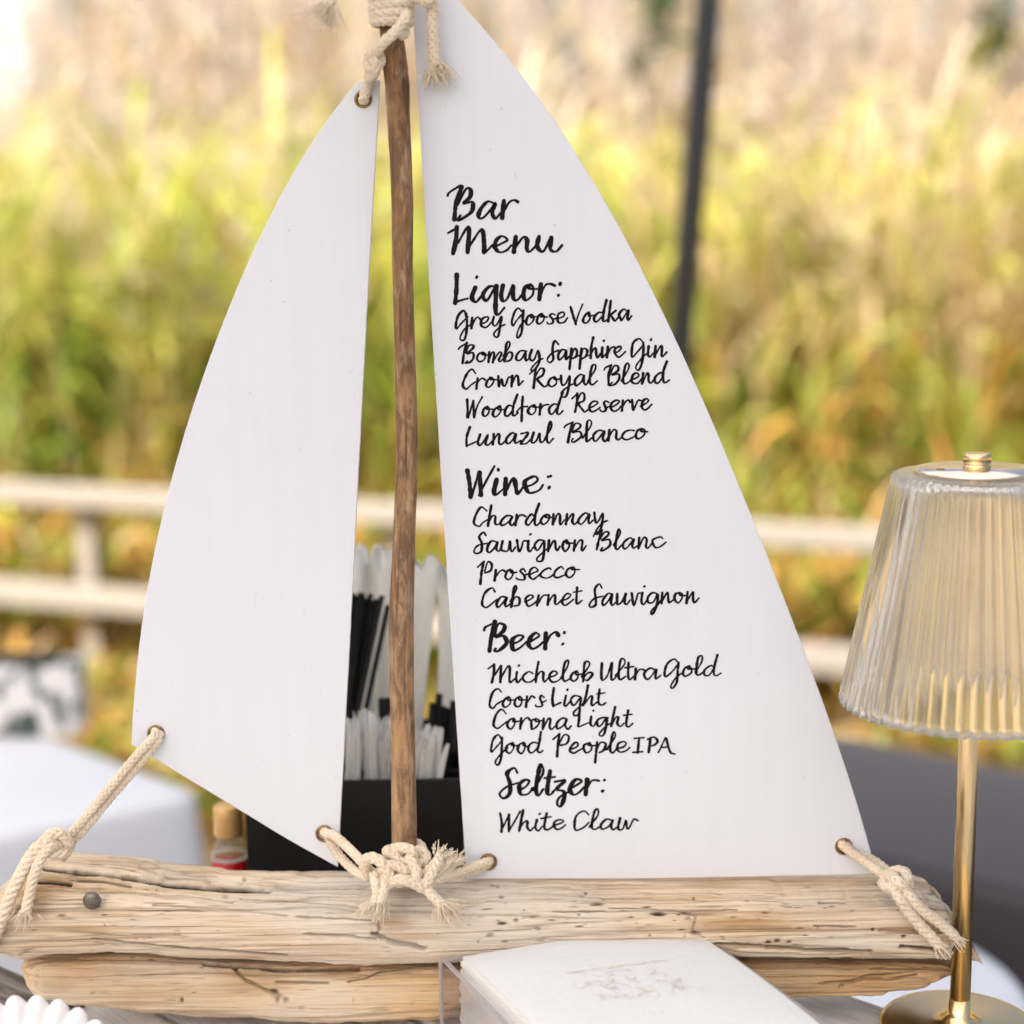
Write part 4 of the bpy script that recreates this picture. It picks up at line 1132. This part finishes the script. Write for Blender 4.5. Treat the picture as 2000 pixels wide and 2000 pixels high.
# knots in front
rope_into(mb, pp([(768, 1660, -0.026), (782, 1656, -0.034), (802, 1660, -0.036), (806, 1676, -0.036), (792, 1686, -0.038), (776, 1680, -0.038), (772, 1666, -0.034), (790, 1662, -0.032)]), 0.0031)
rope_into(mb, pp([(722, 1712, -0.034), (712, 1690, -0.040), (720, 1676, -0.042), (740, 1680, -0.044), (756, 1700, -0.046), (762, 1716, -0.046), (780, 1722, -0.044), (806, 1716, -0.040), (824, 1720, -0.038)]), 0.0033)
rope_into(mb, pp([(740, 1706, -0.040), (756, 1690, -0.044), (776, 1692, -0.044), (790, 1700, -0.044), (800, 1708, -0.040)]), 0.0031)
rope_into(mb, pp([(796, 1674, -0.036), (808, 1690, -0.042), (814, 1706, -0.044), (810, 1720, -0.046), (826, 1728, -0.046), (838, 1716, -0.044), (846, 1700, -0.040), (858, 1680, -0.032)]), 0.0033)
rope_into(mb, pp([(742, 1716, -0.038), (760, 1724, -0.044), (780, 1718, -0.048), (806, 1724, -0.048), (832, 1736, -0.046), (840, 1726, -0.042)]), 0.0032)
rope_into(mb, pp([(815, 1662, -0.022), (828, 1666, -0.028), (832, 1680, -0.030), (818, 1688, -0.032), (802, 1682, -0.034)]), 0.0032)
# standing tails with short frayed ends
e, t = rope_into(mb, pp([(826, 1712, -0.040), (842, 1694, -0.036), (854, 1682, -0.032), (861, 1670, -0.028)]), 0.0030)
fray_into(mb, e[-1], e[-1] - e[-6], 60, 0.0050, 0.9, 0.005, 0.0005)
e, t = rope_into(mb, pp([(848, 1712, -0.036), (862, 1698, -0.030), (874, 1684, -0.028), (880, 1674, -0.026)]), 0.0026)
fray_into(mb, e[-1], e[-1] - e[-6], 50, 0.0045, 0.8, 0.004, 0.0005)
e, t = rope_into(mb, pp([(850, 1716, -0.034), (872, 1700, -0.026), (888, 1686, -0.018), (902, 1680, -0.014)]), 0.0026)
fray_into(mb, e[-1], e[-1] - e[-6], 40, 0.0035, 0.6, 0.004, 0.0005)
rope_into(mb, pp([(948, 1672, 0.006), (956, 1682, FR - 0.002), (944, 1686, FR - 0.005), (918, 1696, -0.012), (884, 1708, -0.022), (858, 1718, -0.034), (838, 1724, -0.042)]), 0.0028)
rope_into(mb, pp([(958, 1676, 0.006), (952, 1688, FR - 0.001), (928, 1700, -0.008), (896, 1708, -0.016), (866, 1714, -0.026), (844, 1712, -0.036)]), 0.0026)
# hanging tails on the log
e, t = rope_into(mb, pp([(730, 1704, -0.042), (734, 1728, -0.046), (736, 1748, -0.047), (730, 1766, -0.047)]), 0.0029)
fray_into(mb, e[-1], e[-1] - e[-6], 110, 0.0085, 0.8, 0.005, 0.0004)
e, t = rope_into(mb, pp([(748, 1712, -0.042), (752, 1730, -0.047), (748, 1746, -0.048), (742, 1764, -0.048)]), 0.0027)
fray_into(mb, e[-1], e[-1] - e[-6], 80, 0.0080, 1.0, 0.004, 0.0003)
e, t = rope_into(mb, pp([(820, 1724, -0.044), (838, 1742, -0.047), (854, 1758, -0.048), (866, 1768, -0.048)]), 0.0031)
fray_into(mb, e[-1], np.array([0.5, -0.1, -0.8]), 130, 0.0105, 1.0, 0.005, 0.00032)
mb.build("lashing_rope", M_rope, boat)

# masthead lashing, halyard to the jib, hanging frayed tails
mb = MB()
ym = -0.012
for (y0, x0, x1, tilt, rr_) in ((-22, 736, 790, 4, 0.0088), (-4, 736, 791, 3, 0.0090), (14, 737, 793, 3, 0.0092), (30, 738, 794, 2, 0.0092), (43, 740, 793, -1, 0.0090)):
    c = P((x0 + x1) / 2 - 1, y0, ym)
    rope_into(mb, [np.array([c.x + rr_ * math.cos(a), c.y + rr_ * math.sin(a), c.z + 0.0003 * tilt * math.cos(a + 0.6)]) for a in np.linspace(0.2, 0.2 + 2 * math.pi * 1.02, 20)], 0.0029)
rope_into(mb, pp([(792, 28, -0.020), (790, 40, -0.026), (770, 64, -0.028), (748, 84, -0.026), (736, 100, -0.022), (726, 116, -0.018)]), 0.0029)
rope_into(mb, pp([(788, 46, -0.014), (793, 62, -0.018), (786, 68, -0.022), (780, 58, -0.024)]), 0.0027)
rope_into(mb, pp([(738, 96, -0.022), (722, 108, -0.018), (716, 124, -0.018), (726, 136, -0.020), (740, 128, -0.020), (744, 112, -0.018), (734, 102, -0.016)]), 0.0026)
rope_into(mb, pp([(728, 114, -0.022), (736, 128, -0.022), (732, 142, -0.018), (722, 150, -0.012)]), 0.0026)
rope_into(mb, pp([(724, 128, -0.016), (720, 146, -0.012), (716, 168, FR - 0.005), (712, 186, FR - 0.004), (710, 196, FR - 0.001), (709, 198, 0.006)]), 0.0028)
rope_into(mb, pp([(740, 118, -0.016), (736, 136, -0.012), (726, 158, FR - 0.003), (716, 182, FR - 0.002), (714, 196, 0.002)]), 0.0023)
# knot above the main sail and the right tail
rope_into(mb, pp([(790, -10, -0.014), (806, -4, -0.016), (822, -2, -0.018), (834, 6, -0.018), (842, -14, -0.016), (838, -40, -0.014)]), 0.0028)
e, t = rope_into(mb, pp([(838, -30, -0.012), (844, -6, -0.014), (845, 30, -0.013), (846, 70, -0.012), (848, 108, -0.011), (851, 128, -0.010)]), 0.0032)
fray_into(mb, e[-1], np.array([0.12, -0.1, -1]), 150, 0.0115, 0.85, 0.005, 0.0003)
# left tail
e, t = rope_into(mb, pp([(742, -26, -0.024), (700, -44, -0.034), (664, -34, -0.040), (650, -10, -0.042), (643, 12, -0.042)]), 0.0027)
fray_into(mb, e[-1], np.array([-0.35, -0.2, -0.85]), 130, 0.0120, 1.1, 0.005, 0.0003)
mb.build("masthead_rope", M_rope, boat)

# ------------------------------------------------------------------ brass table lamp with ribbed glass shade
def lamp():
    base = Pz(1873, 2022, ZT)
    cx, cyy = base.x, base.y
    root = empty("table_lamp", (cx, cyy, ZT), "brass table lamp with a ribbed clear glass shade right of the sails", "lamp")
    tp = P(1910, 890, cyy)
    Htop = tp.z - ZT
    off = np.array([cx, cyy, ZT])
    k = (P(1910 + 100, 905, cyy) - P(1910, 905, cyy)).length / 100     # metres per pixel at the shade
    zb = P(1908, 1372, cyy).z - ZT; zt = P(1909, 931, cyy).z - ZT
    rb, rt_ = 258 * k, 163 * k
    print("lamp H", Htop, "shade", zb, zt, rb, rt_, "loc", cx, cyy)
    rb0 = (Pz(1873 + 154, 2022, ZT) - base).length
    V, F = lathe([(0.001, 0), (rb0 - 0.001, 0), (rb0, 0.001), (rb0, 0.0055), (rb0 - 0.0008, 0.0065), (rb0 - 0.003, 0.0068), (0.016, 0.0072), (0.010, 0.0085), (0.0066, 0.013), (0.0056, 0.022)], 72)
    obj("base", V + off, F, M_brass, root)
    V, F = lathe([(0.0056, 0.0225), (0.0054, zt + 0.004)], 32)
    obj("stem", V + off, F, M_brass, root)
    # glass: fluted outside, smooth inside, closed top with a hole for the stem
    ribs = 58; sub = 10; n = ribs * sub
    prof_o = []; prof_i = []
    zs = np.linspace(zb, zt, 26)
    t_ = 0.0042
    def rad(z): return rb + (rt_ - rb) * (z - zb) / (zt - zb)
    V = []; F = []
    rings = []
    for z in zs: rings.append((rad(z), z, 1.0))
    rings.append((rt_ - 0.0008, zt + 0.0012, 0.8)); rings.append((rt_ - 0.003, zt + 0.0020, 0.0)); rings.append((0.006, zt + 0.0022, 0.0))
    rings.append((0.006, zt - 0.0012, 0.0)); rings.append((rt_ - 0.005, zt - 0.0012, 0.0))
    for z in zs[::-1][1:]: rings.append((rad(z) - t_, z, 0.0))
    for (r_, z, fl) in rings:
        for q in range(n):
            a = 2 * math.pi * q / n
            w = abs(math.sin(math.pi * q / sub))        # round flutes, sharp grooves between
            s = r_ / rb
            rr_ = r_ - fl * (1 - w) * 0.0034 * s
            V.append((rr_ * math.cos(a), rr_ * math.sin(a), z))
    m_ = len(rings)
    for i in range(m_):
        j = (i + 1) % m_
        for q in range(n):
            q2 = (q + 1) % n
            F.append((i * n + q, i * n + q2, j * n + q2, j * n + q))
    V = np.array(V)
    obj("shade", V + off, F, M_shade, root)
    rp = 119 * k
    V, F = lathe([(0.001, zt + 0.0026), (rp - 0.0004, zt + 0.0026), (rp, zt + 0.0032), (rp - 0.0004, zt + 0.0042), (0.001, zt + 0.0042)], 64)
    obj("cap_plate", V + off, F, M_brass_reflect, root)
    a0 = math.radians(200)
    V, F = lathe([(0.0022, zt + 0.00425), (0.0022, zt + 0.0046), (0.001, zt + 0.0048)], 16)
    obj("hole_disc", V + off + np.array([rp * 0.62 * math.cos(a0) - 0.0005, rp * 0.62 * math.sin(a0) + 0.006, 0]), F, M_oldbrass, root)  # small dark disc put in place of a hole in the plate
    rk = 27 * k
    V, F = lathe([(rk, zt + 0.0043), (rk, zt + 0.0058), (rk - 0.0008, zt + 0.0064), (rk - 0.0008, zt + 0.0070), (rk, zt + 0.0076), (rk, zt + 0.0117), (rk - 0.0007, zt + 0.0124), (0.001, zt + 0.0125)], 40)
    obj("finial", V + off, F, M_brass, root)
lamp()

# ------------------------------------------------------------------ acrylic holder with napkins
def napkins():
    zt = ZT + 0.052
    A = Pz(868, 1880, zt); B_ = Pz(1352, 1829, zt); C_ = Pz(1655, 1990, zt)
    L = 0.143
    a = R(15)
    ux = Vector((math.cos(a), math.sin(a), 0)); av = R(-66)
    uy = Vector((math.cos(av), math.sin(av), 0))     # uy towards the camera; the box is a little out of square
    Bc = Vector((A.x, A.y, 0)) + ux * L
    cen = Bc - ux * L / 2 + uy * L / 2
    root = empty("napkin_holder", (cen.x, cen.y, ZT), "clear acrylic napkin holder in front of the driftwood hull", "holder")
    M3 = Matrix((ux, -uy, Vector((0, 0, 1)))).transposed()
    t_ = 0.0028; h = zt - ZT
    def wall(c, s, nm):
        bm = bmesh.new(); bevel_box(bm, c, s, 0.0004, mat3=M3, seg=1); bm_obj(nm, bm, M_acryl, root)
    up = Vector((0, 0, ZT + h / 2 + 0.0005))
    wall(cen - uy * (L / 2) + up, (L + t_, t_, h), "back_wall")
    wall(cen + uy * (L / 2) + up, (L + t_, t_, h), "front_wall")
    wall(cen - ux * (L / 2) + up, (t_, L - t_ - 0.0004, h), "side_wall")
    wall(cen + ux * (L / 2) + up, (t_, L - t_ - 0.0004, h), "side_wall")
    wall(cen + Vector((0, 0, ZT + 0.002)), (L - t_ - 0.0006, L - t_ - 0.0006, 0.003), "floor_panel")
    for sx_, sy_ in ((-1, -1), (1, -1), (-1, 1), (1, 1)):      # polished edges: the four upright corners and the rim
        bm = bmesh.new(); bevel_box(bm, cen + ux * (sx_ * (L / 2 + t_ * 0.55)) + uy * (sy_ * (L / 2 + t_ * 0.55)) + up, (0.0020, 0.0020, h), 0.0003, mat3=M3, seg=1)
        bm_obj("corner_edge", bm, M_edge, root)
    for sgn in (-1, 1):
        bm = bmesh.new(); bevel_box(bm, cen + ux * (sgn * (L / 2)) + Vector((0, 0, zt + 0.0014)), (t_, L - t_, 0.0012), 0.0003, mat3=M3, seg=1); bm_obj("rim_edge", bm, M_edge, root)
        bm = bmesh.new(); bevel_box(bm, cen + uy * (sgn * (L / 2)) + Vector((0, 0, zt + 0.0014)), (L + t_, t_, 0.0012), 0.0003, mat3=M3, seg=1); bm_obj("rim_edge", bm, M_edge, root)
    # napkin stack: many folded sheets with soft rounded folds, heaped a little above the rim
    nr = empty("napkin_stack", (cen.x, cen.y, ZT + 0.004), "stack of white paper napkins with a faint gold print in the acrylic holder", "napkins")
    hw = L / 2 - t_ - 0.003
    mb = MB()
    nlay = 22
    z0 = ZT + 0.0042
    H_ = zt + 0.0065 - z0
    for i in range(nlay):
        za = z0 + H_ * i / nlay; th = H_ / nlay * 0.995
        ox, oy = rng.normal(0, 0.0004, 2); rot = rng.normal(0, 0.002)
        n = 17
        s = hw - abs(rng.normal(0, 0.00025)) - (0.0008 if i == nlay - 1 else 0)
        top_ = i == nlay - 1
        Vt = []
        for j in range(n):
            for q in range(n):
                uu = -1 + 2 * q / (n - 1); vv = -1 + 2 * j / (n - 1)
                e = max(abs(uu), abs(vv))
                x = uu * s + ox - rot * vv * s; y = vv * s + oy + rot * uu * s
                dome = 0.0035 * (i / nlay) * (1 - 0.55 * (uu ** 2 + vv ** 2)) + 0.0006 * (i / nlay) * float(vnoise(uu * 2 + i * 0.1, vv * 2, 3))
                Vt.append((x, y, za + th + dome - 0.0006 * max(0, e - 0.85) / 0.15))
        Vb = [(x, y, z - th) for x, y, z in Vt]
        V = Vt + Vb; m2 = n * n
        F = [(j * n + q, j * n + q + 1, (j + 1) * n + q + 1, (j + 1) * n + q) for j in range(n - 1) for q in range(n - 1)]
        F += [tuple(m2 + k for k in f[::-1]) for f in list(F)]
        rim_ = [q for q in range(n)] + [j * n + n - 1 for j in range(1, n)] + [(n - 1) * n + q for q in range(n - 2, -1, -1)] + [j * n for j in range(n - 2, 0, -1)]
        for k in range(len(rim_)):
            a_, b_ = rim_[k], rim_[(k + 1) % len(rim_)]
            F.append((b_, a_, m2 + a_, m2 + b_))
        W = [tuple(cen + ux * x - uy * y * 1.0 + Vector((0, 0, z))) for x, y, z in V]
        mb.add(np.array(W), F)
    mb.build("napkin_sheets", M_napkin, nr, smooth=False)
    # faint gold line drawing on the top napkin: scribbled script line and a small sketch
    ztop = zt + 0.0065 + 0.0036
    pr = MB()
    def scrib(pts, w=0.00035):
        c = catmull([np.array(p) for p in pts], 6)
        T = np.gradient(c, axis=0); T /= np.linalg.norm(T, axis=1)[:, None] + 1e-9
        nn_ = np.stack([-T[:, 1], T[:, 0]], 1) * w
        V = []
        for a_, b_ in zip(c + nn_, c - nn_):
            for q in (a_, b_):
                px_, py_ = q
                V.append(tuple(cen + ux * px_ - uy * py_ + Vector((0, 0, ztop - 0.55 * 0.0035 * ((px_ / hw) ** 2 + (py_ / hw) ** 2) + 0.0003))))
        pr.add(np.array(V), [(2 * i, 2 * i + 1, 2 * i + 3, 2 * i + 2) for i in range(len(c) - 1)])
    x = -0.026
    for wlen in (0.010, 0.007, 0.012, 0.009, 0.008):          # a faint line of tiny cursive, too small to read
        pts = []; t = 0.0
        while t < wlen:
            pts.append((x + t + rng.normal(0, 0.0003), 0.019 + 0.0011 * math.sin(t * 3600) + rng.normal(0, 0.0006))); t += 0.0006
        scrib(pts, 0.00018); x += wlen + 0.0022
    for k in range(16):
        x0 = rng.uniform(-0.03, 0.022); y0 = rng.uniform(-0.016, 0.012)
        pts = [(x0, y0)]
        for q in range(6): pts.append((pts[-1][0] + rng.uniform(-0.004, 0.006), pts[-1][1] + rng.uniform(-0.006, 0.006)))
        scrib(pts, 0.0002)
    pr.build("gold_print", M_foil, nr, smooth=False)
napkins()

# ------------------------------------------------------------------ white fluted shell at the lower left
def shell():
    c = Pz(62, 2120, ZT)
    root = empty("seashell", (c.x, c.y, ZT), "large white fluted scallop shell at the lower left of the table", "shell")
    nrib = 19; n = nrib * 16; m_ = 26
    V = []; F = []
    def pt(s, t, out):
        a = math.radians(-105 + 210 * s)
        fl = abs(math.cos(math.pi * nrib * s)) ** 0.7 * 2 - 1          # full rounded ribs, narrow grooves
        lip = 1 + 0.036 * fl * t ** 2
        r_ = 0.060 * t * lip
        x = math.sin(a) * r_
        zl = math.cos(a) * r_
        bulge = 0.020 * math.sin(min(1, t) * math.pi * 0.6) + 0.0022 * fl * t
        return x, -bulge * (1 if out else 0.86) + (0 if out else 0.0020), zl
    tilt = R(-38)
    for out in (True, False):
        for i in range(m_):
            for k in range(n):
                x, y, z = pt(k / (n - 1), 0.04 + 0.96 * i / (m_ - 1), out)
                y2 = y * math.cos(tilt) - z * math.sin(tilt); z2 = y * math.sin(tilt) + z * math.cos(tilt)
                V.append((c.x + x, c.y + y2, ZT + z2))
    N2 = m_ * n
    for i in range(m_ - 1):
        for k in range(n - 1):
            F.append((i * n + k, i * n + k + 1, (i + 1) * n + k + 1, (i + 1) * n + k))
            F.append((N2 + i * n + k, N2 + (i + 1) * n + k, N2 + (i + 1) * n + k + 1, N2 + i * n + k + 1))
    for k in range(n - 1):
        F.append(((m_ - 1) * n + k, (m_ - 1) * n + k + 1, N2 + (m_ - 1) * n + k + 1, N2 + (m_ - 1) * n + k))
    V = np.array(V)
    V[:, 2] += ZT + 0.001 - V[:, 2].min()
    # slide along the table until the lip sits where it belongs
    for _ in range(8):
        pxx, pyy = proj(V); j = pyy.argmin()
        V[:, 1] -= (1943 - pyy[j]) * 0.00042
        V[:, 0] += (72 - pxx[j]) * 0.0002
    root.location = (V[:, 0].mean(), V[:, 1].mean(), ZT)
    obj("fluted_valve", V, F, M_shell, root)
    print("shell", pyy.min(), pxx[j], pxx.min(), pxx.max(), V[:, 1].max())
shell()

# ------------------------------------------------------------------ black caddy with straws
YF = 0.078
cl = P(481, 1640, YF).x; crt = P(906, 1640, YF).x; ztf = P(784, 1523, YF).z
cad = empty("bar_caddy", ((cl + crt) / 2, YF + 0.05, ZT), "black plastic bar caddy holding straws behind the mast", "caddy")
def caddy():
    w = crt - cl; t_ = 0.0025
    D = 0.100
    def wall(nm, x0, x1, y0, y1, z0, z1):
        bm = bmesh.new(); bevel_box(bm, ((x0 + x1) / 2, (y0 + y1) / 2, (z0 + z1) / 2), (x1 - x0, y1 - y0, z1 - z0), 0.0006, seg=2); bm_obj(nm, bm, M_black, cad)
    z1 = ztf - 0.001
    zb = P(770, 1362, YF + 0.045).z
    wall("front_wall", cl, crt, YF, YF + t_, ZT + 0.001, z1 + 0.001)
    wall("side_wall", cl, cl + t_, YF + t_ + 0.0003, YF + D, ZT + 0.001, z1)
    wall("side_wall", crt - t_, crt, YF + t_ + 0.0003, YF + D, ZT + 0.001, z1)
    wall("divider", P(740, 1400, YF + 0.045).x, P(765, 1400, YF + 0.045).x, YF + 0.042, YF + 0.046, ZT + 0.004, zb)
    wall("back_wall", cl + t_ + 0.0003, crt - t_ - 0.0003, YF + D - t_, YF + D, ZT + 0.001, z1 + 0.01)
    wall("divider", cl + t_ + 0.0003, crt - t_ - 0.0003, YF + 0.0385, YF + 0.041, ZT + 0.004, z1 - 0.006)
    wall("floor_panel", cl + t_ + 0.0003, crt - t_ - 0.0003, YF + t_ + 0.0003, YF + D - t_ - 0.0003, ZT + 0.0012, ZT + 0.0035)
    return z1
ZC = caddy()
def straw(name, x0, x1, ytop_px, yb, yt, rad_, mat, label, group, cat, flat=False, top_tear=False):
    """one straw: from the caddy floor up to its top; px columns at the rim line and at the top"""
    b_ = np.array(P(x0, 1560, yb)); tp = np.array(P(x1, ytop_px, yt))
    d = (tp - b_) / (tp[2] - b_[2])
    bot = b_ - d * (b_[2] - (ZT + 0.02))
    mb = MB()
    if not flat:
        # open hollow tube
        path = np.array([bot, bot * 0.5 + tp * 0.5, tp])
        V, F = tube(path, rad_, 12, caps=False); mb.add(V, F)
        V2, F2 = tube(path[::-1], rad_ * 0.86, 12, caps=False); mb.add(V2, F2)
    else:
        n = 12
        ts = np.linspace(0, 1, n)
        path = bot[None] + (tp - bot)[None] * ts[:, None]
        path += rng.normal(0, 0.00025, path.shape)
        T, N, B = frames(path)
        a = np.linspace(0, 2 * np.pi, 10, endpoint=False)
        ww = np.full(n, rad_); hh = np.full(n, rad_ * 0.75)
        ww[-3:] = rad_ * np.array([1.15, 1.3, 1.35]); hh[-3:] = rad_ * np.array([0.45, 0.12, 0.10])
        rot = rng.uniform(-0.7, 0.7)
        sx_ = np.array([math.cos(rot), math.sin(rot), 0]); sy_ = np.array([-math.sin(rot), math.cos(rot), 0])
        V = (path[:, None, :] + ww[:, None, None] * np.cos(a)[None, :, None] * sx_ + hh[:, None, None] * np.sin(a)[None, :, None] * sy_)
        if top_tear:
            V[-1, :, 2] += rad_ * 1.9 * np.cos(a + rng.uniform(0, 6)) + rng.normal(0, rad_ * 0.2, 10)
            V[-1] += np.array([rng.normal(0, rad_ * 0.5), rng.normal(0, rad_ * 0.5), 0])
        V = V.reshape(-1, 3)
        F = []
        for i in range(n - 1):
            for k in range(10):
                k2 = (k + 1) % 10; F.append((i * 10 + k, i * 10 + k2, (i + 1) * 10 + k2, (i + 1) * 10 + k))
        F.append(tuple(range((n - 1) * 10, n * 10)))
        mb.add(V, F)
    o = mb.build(name, mat)
    tag(o, label, cat, group)
    return o
LB = "thin black cocktail straw leaning in the bundle left of the mast"
GB = "black straws bundled left of the mast"
tops = [(672, 1150, 668), (680, 1166, 672), (690, 1160, 674), (697, 1166, 668), (704, 1158, 664), (712, 1170, 664), (724, 1160, 660), (735, 1170, 660), (746, 1164, 662), (758, 1183, 678), (700, 1175, 669), (686, 1178, 664), (676, 1172, 660), (718, 1176, 668), (707, 1185, 672), (668, 1158, 660), (683, 1158, 678), (694, 1172, 664), (701, 1164, 659), (709, 1160, 661), (728, 1174, 657), (740, 1178, 661), (720, 1168, 664)]
for i, (tx, ty, bx) in enumerate(tops):
    yy = YF + 0.052 + 0.0026 * (i % 8)
    straw("cocktail_straw", bx, tx, ty, yy - 0.002, yy + 0.004, 0.0017, M_blackstraw, LB, GB, "straw")
LB2 = "short black straw standing right of the mast against the main sail"
for i, (tx, ty, bx) in enumerate([(846, 1374, 828), (858, 1356, 842), (866, 1380, 852), (873, 1384, 860), (879, 1392, 866), (886, 1370, 874), (853, 1380, 836), (890, 1388, 880)]):
    yy = YF + 0.048 + 0.003 * (i % 5)
    straw("cocktail_straw", bx, tx, ty, yy, yy + 0.002, 0.0023, M_blackstraw, LB2, "short black straws right of the mast", "straw")
LW = "white paper wrapped straw standing behind the mast in the black caddy"
for i, (tx, ty, bx) in enumerate([(694, 1088, 722), (706, 1082, 726), (722, 1112, 731), (738, 1082, 742), (752, 1086, 747), (700, 1120, 724), (770, 1088, 770), (816, 1110, 803)]):
    yy = YF + 0.080 + 0.004 * (i % 4)
    straw("wrapped_straw", bx, tx, ty, yy, yy + 0.004, 0.0036, M_paper, LW, "white wrapped straws behind the mast", "straw", True, True)
LW2 = "white paper wrapped straw leaning beside the edge of the main sail"
for i, (tx, ty, bx) in enumerate([(842, 1108, 801), (872, 1122, 858), (886, 1116, 876)]):
    yy = YF + 0.078 + 0.004 * (i % 4)
    straw("wrapped_straw", bx, tx, ty, yy, yy + 0.004, 0.0042, M_paper, LW2, "white wrapped straws by the main sail", "straw", True, True)
LT = "short clear wrapped stirrer in the front of the caddy, left of the mast"
LT2 = "short clear wrapped stirrer in the caddy, right of the mast"
for i in range(50):
    left = i < 32
    tx = rng.uniform(672, 768) if left else rng.uniform(806, 874)
    ty = rng.uniform(1392, 1425) if left else rng.uniform(1418, 1450)
    if left and tx > 740: ty += 14
    if not left: ty += max(0, tx - 845) * 0.6
    bx = tx + (rng.uniform(-16, 18) if left else -rng.uniform(2, 30))
    yy = YF + rng.uniform(0.007, 0.034)
    straw("wrapped_stirrer", bx, tx, ty, yy, yy + rng.uniform(-0.002, 0.003), rng.uniform(0.0013, 0.0022), M_wrap if rng.random() < 0.6 else M_paper, LT if left else LT2,
          "clear wrapped stirrers left of the mast" if left else "clear wrapped stirrers right of the mast", "stirrer", True, True)

# ------------------------------------------------------------------ red juice bottle
def bottle():
    yb = YF + 0.030
    cx = P(447, 1640, yb).x
    off = np.array([cx, yb, ZT])
    root = empty("juice_bottle", (cx, yb, ZT), "glass bottle of red juice with a gold cap beside the black caddy", "bottle")
    def zz(py): return P(447, py, yb).z - ZT
    k = (P(480, 1640, yb) - P(447, 1640, yb)).length / 33
    zc0, zc1, zn, zl = zz(1629), zz(1572), zz(1664), zz(1676)
    rb = 34 * k; rn = 22 * k; rc = 28 * k
    V, F = lathe([(rb, zl), (rb, zz(1668)), (rb * 0.95, zz(1660)), (rn * 1.1, zz(1645)), (rn, zz(1635)), (rn, zc0 + 0.004)], 32)
    obj("glass", V + off, F[:-2], M_bottle, root)
    V, F = lathe([(0.001, 0.001), (rb - 0.001, 0.001), (rb, 0.002), (rb, zl - 0.0002), (0.001, zl - 0.0002)], 32)
    obj("juice", V + off, F, M_juice, root)
    V, F = lathe([(rc, zc0), (rc * 1.02, zc0 + 0.001), (rc * 0.98, (zc0 + zc1) / 2), (rc * 0.99, zc1 - 0.0012), (rc * 0.9, zc1), (0.001, zc1)], 32)
    obj("cap", V + off, F, M_cork, root)
    V, F = lathe([(rb + 0.0003, zz(1674)), (rb + 0.0003, zz(1667))], 32)
    obj("paper_label", V[:, :] + off, F[:-2], M_paper, root)
bottle()
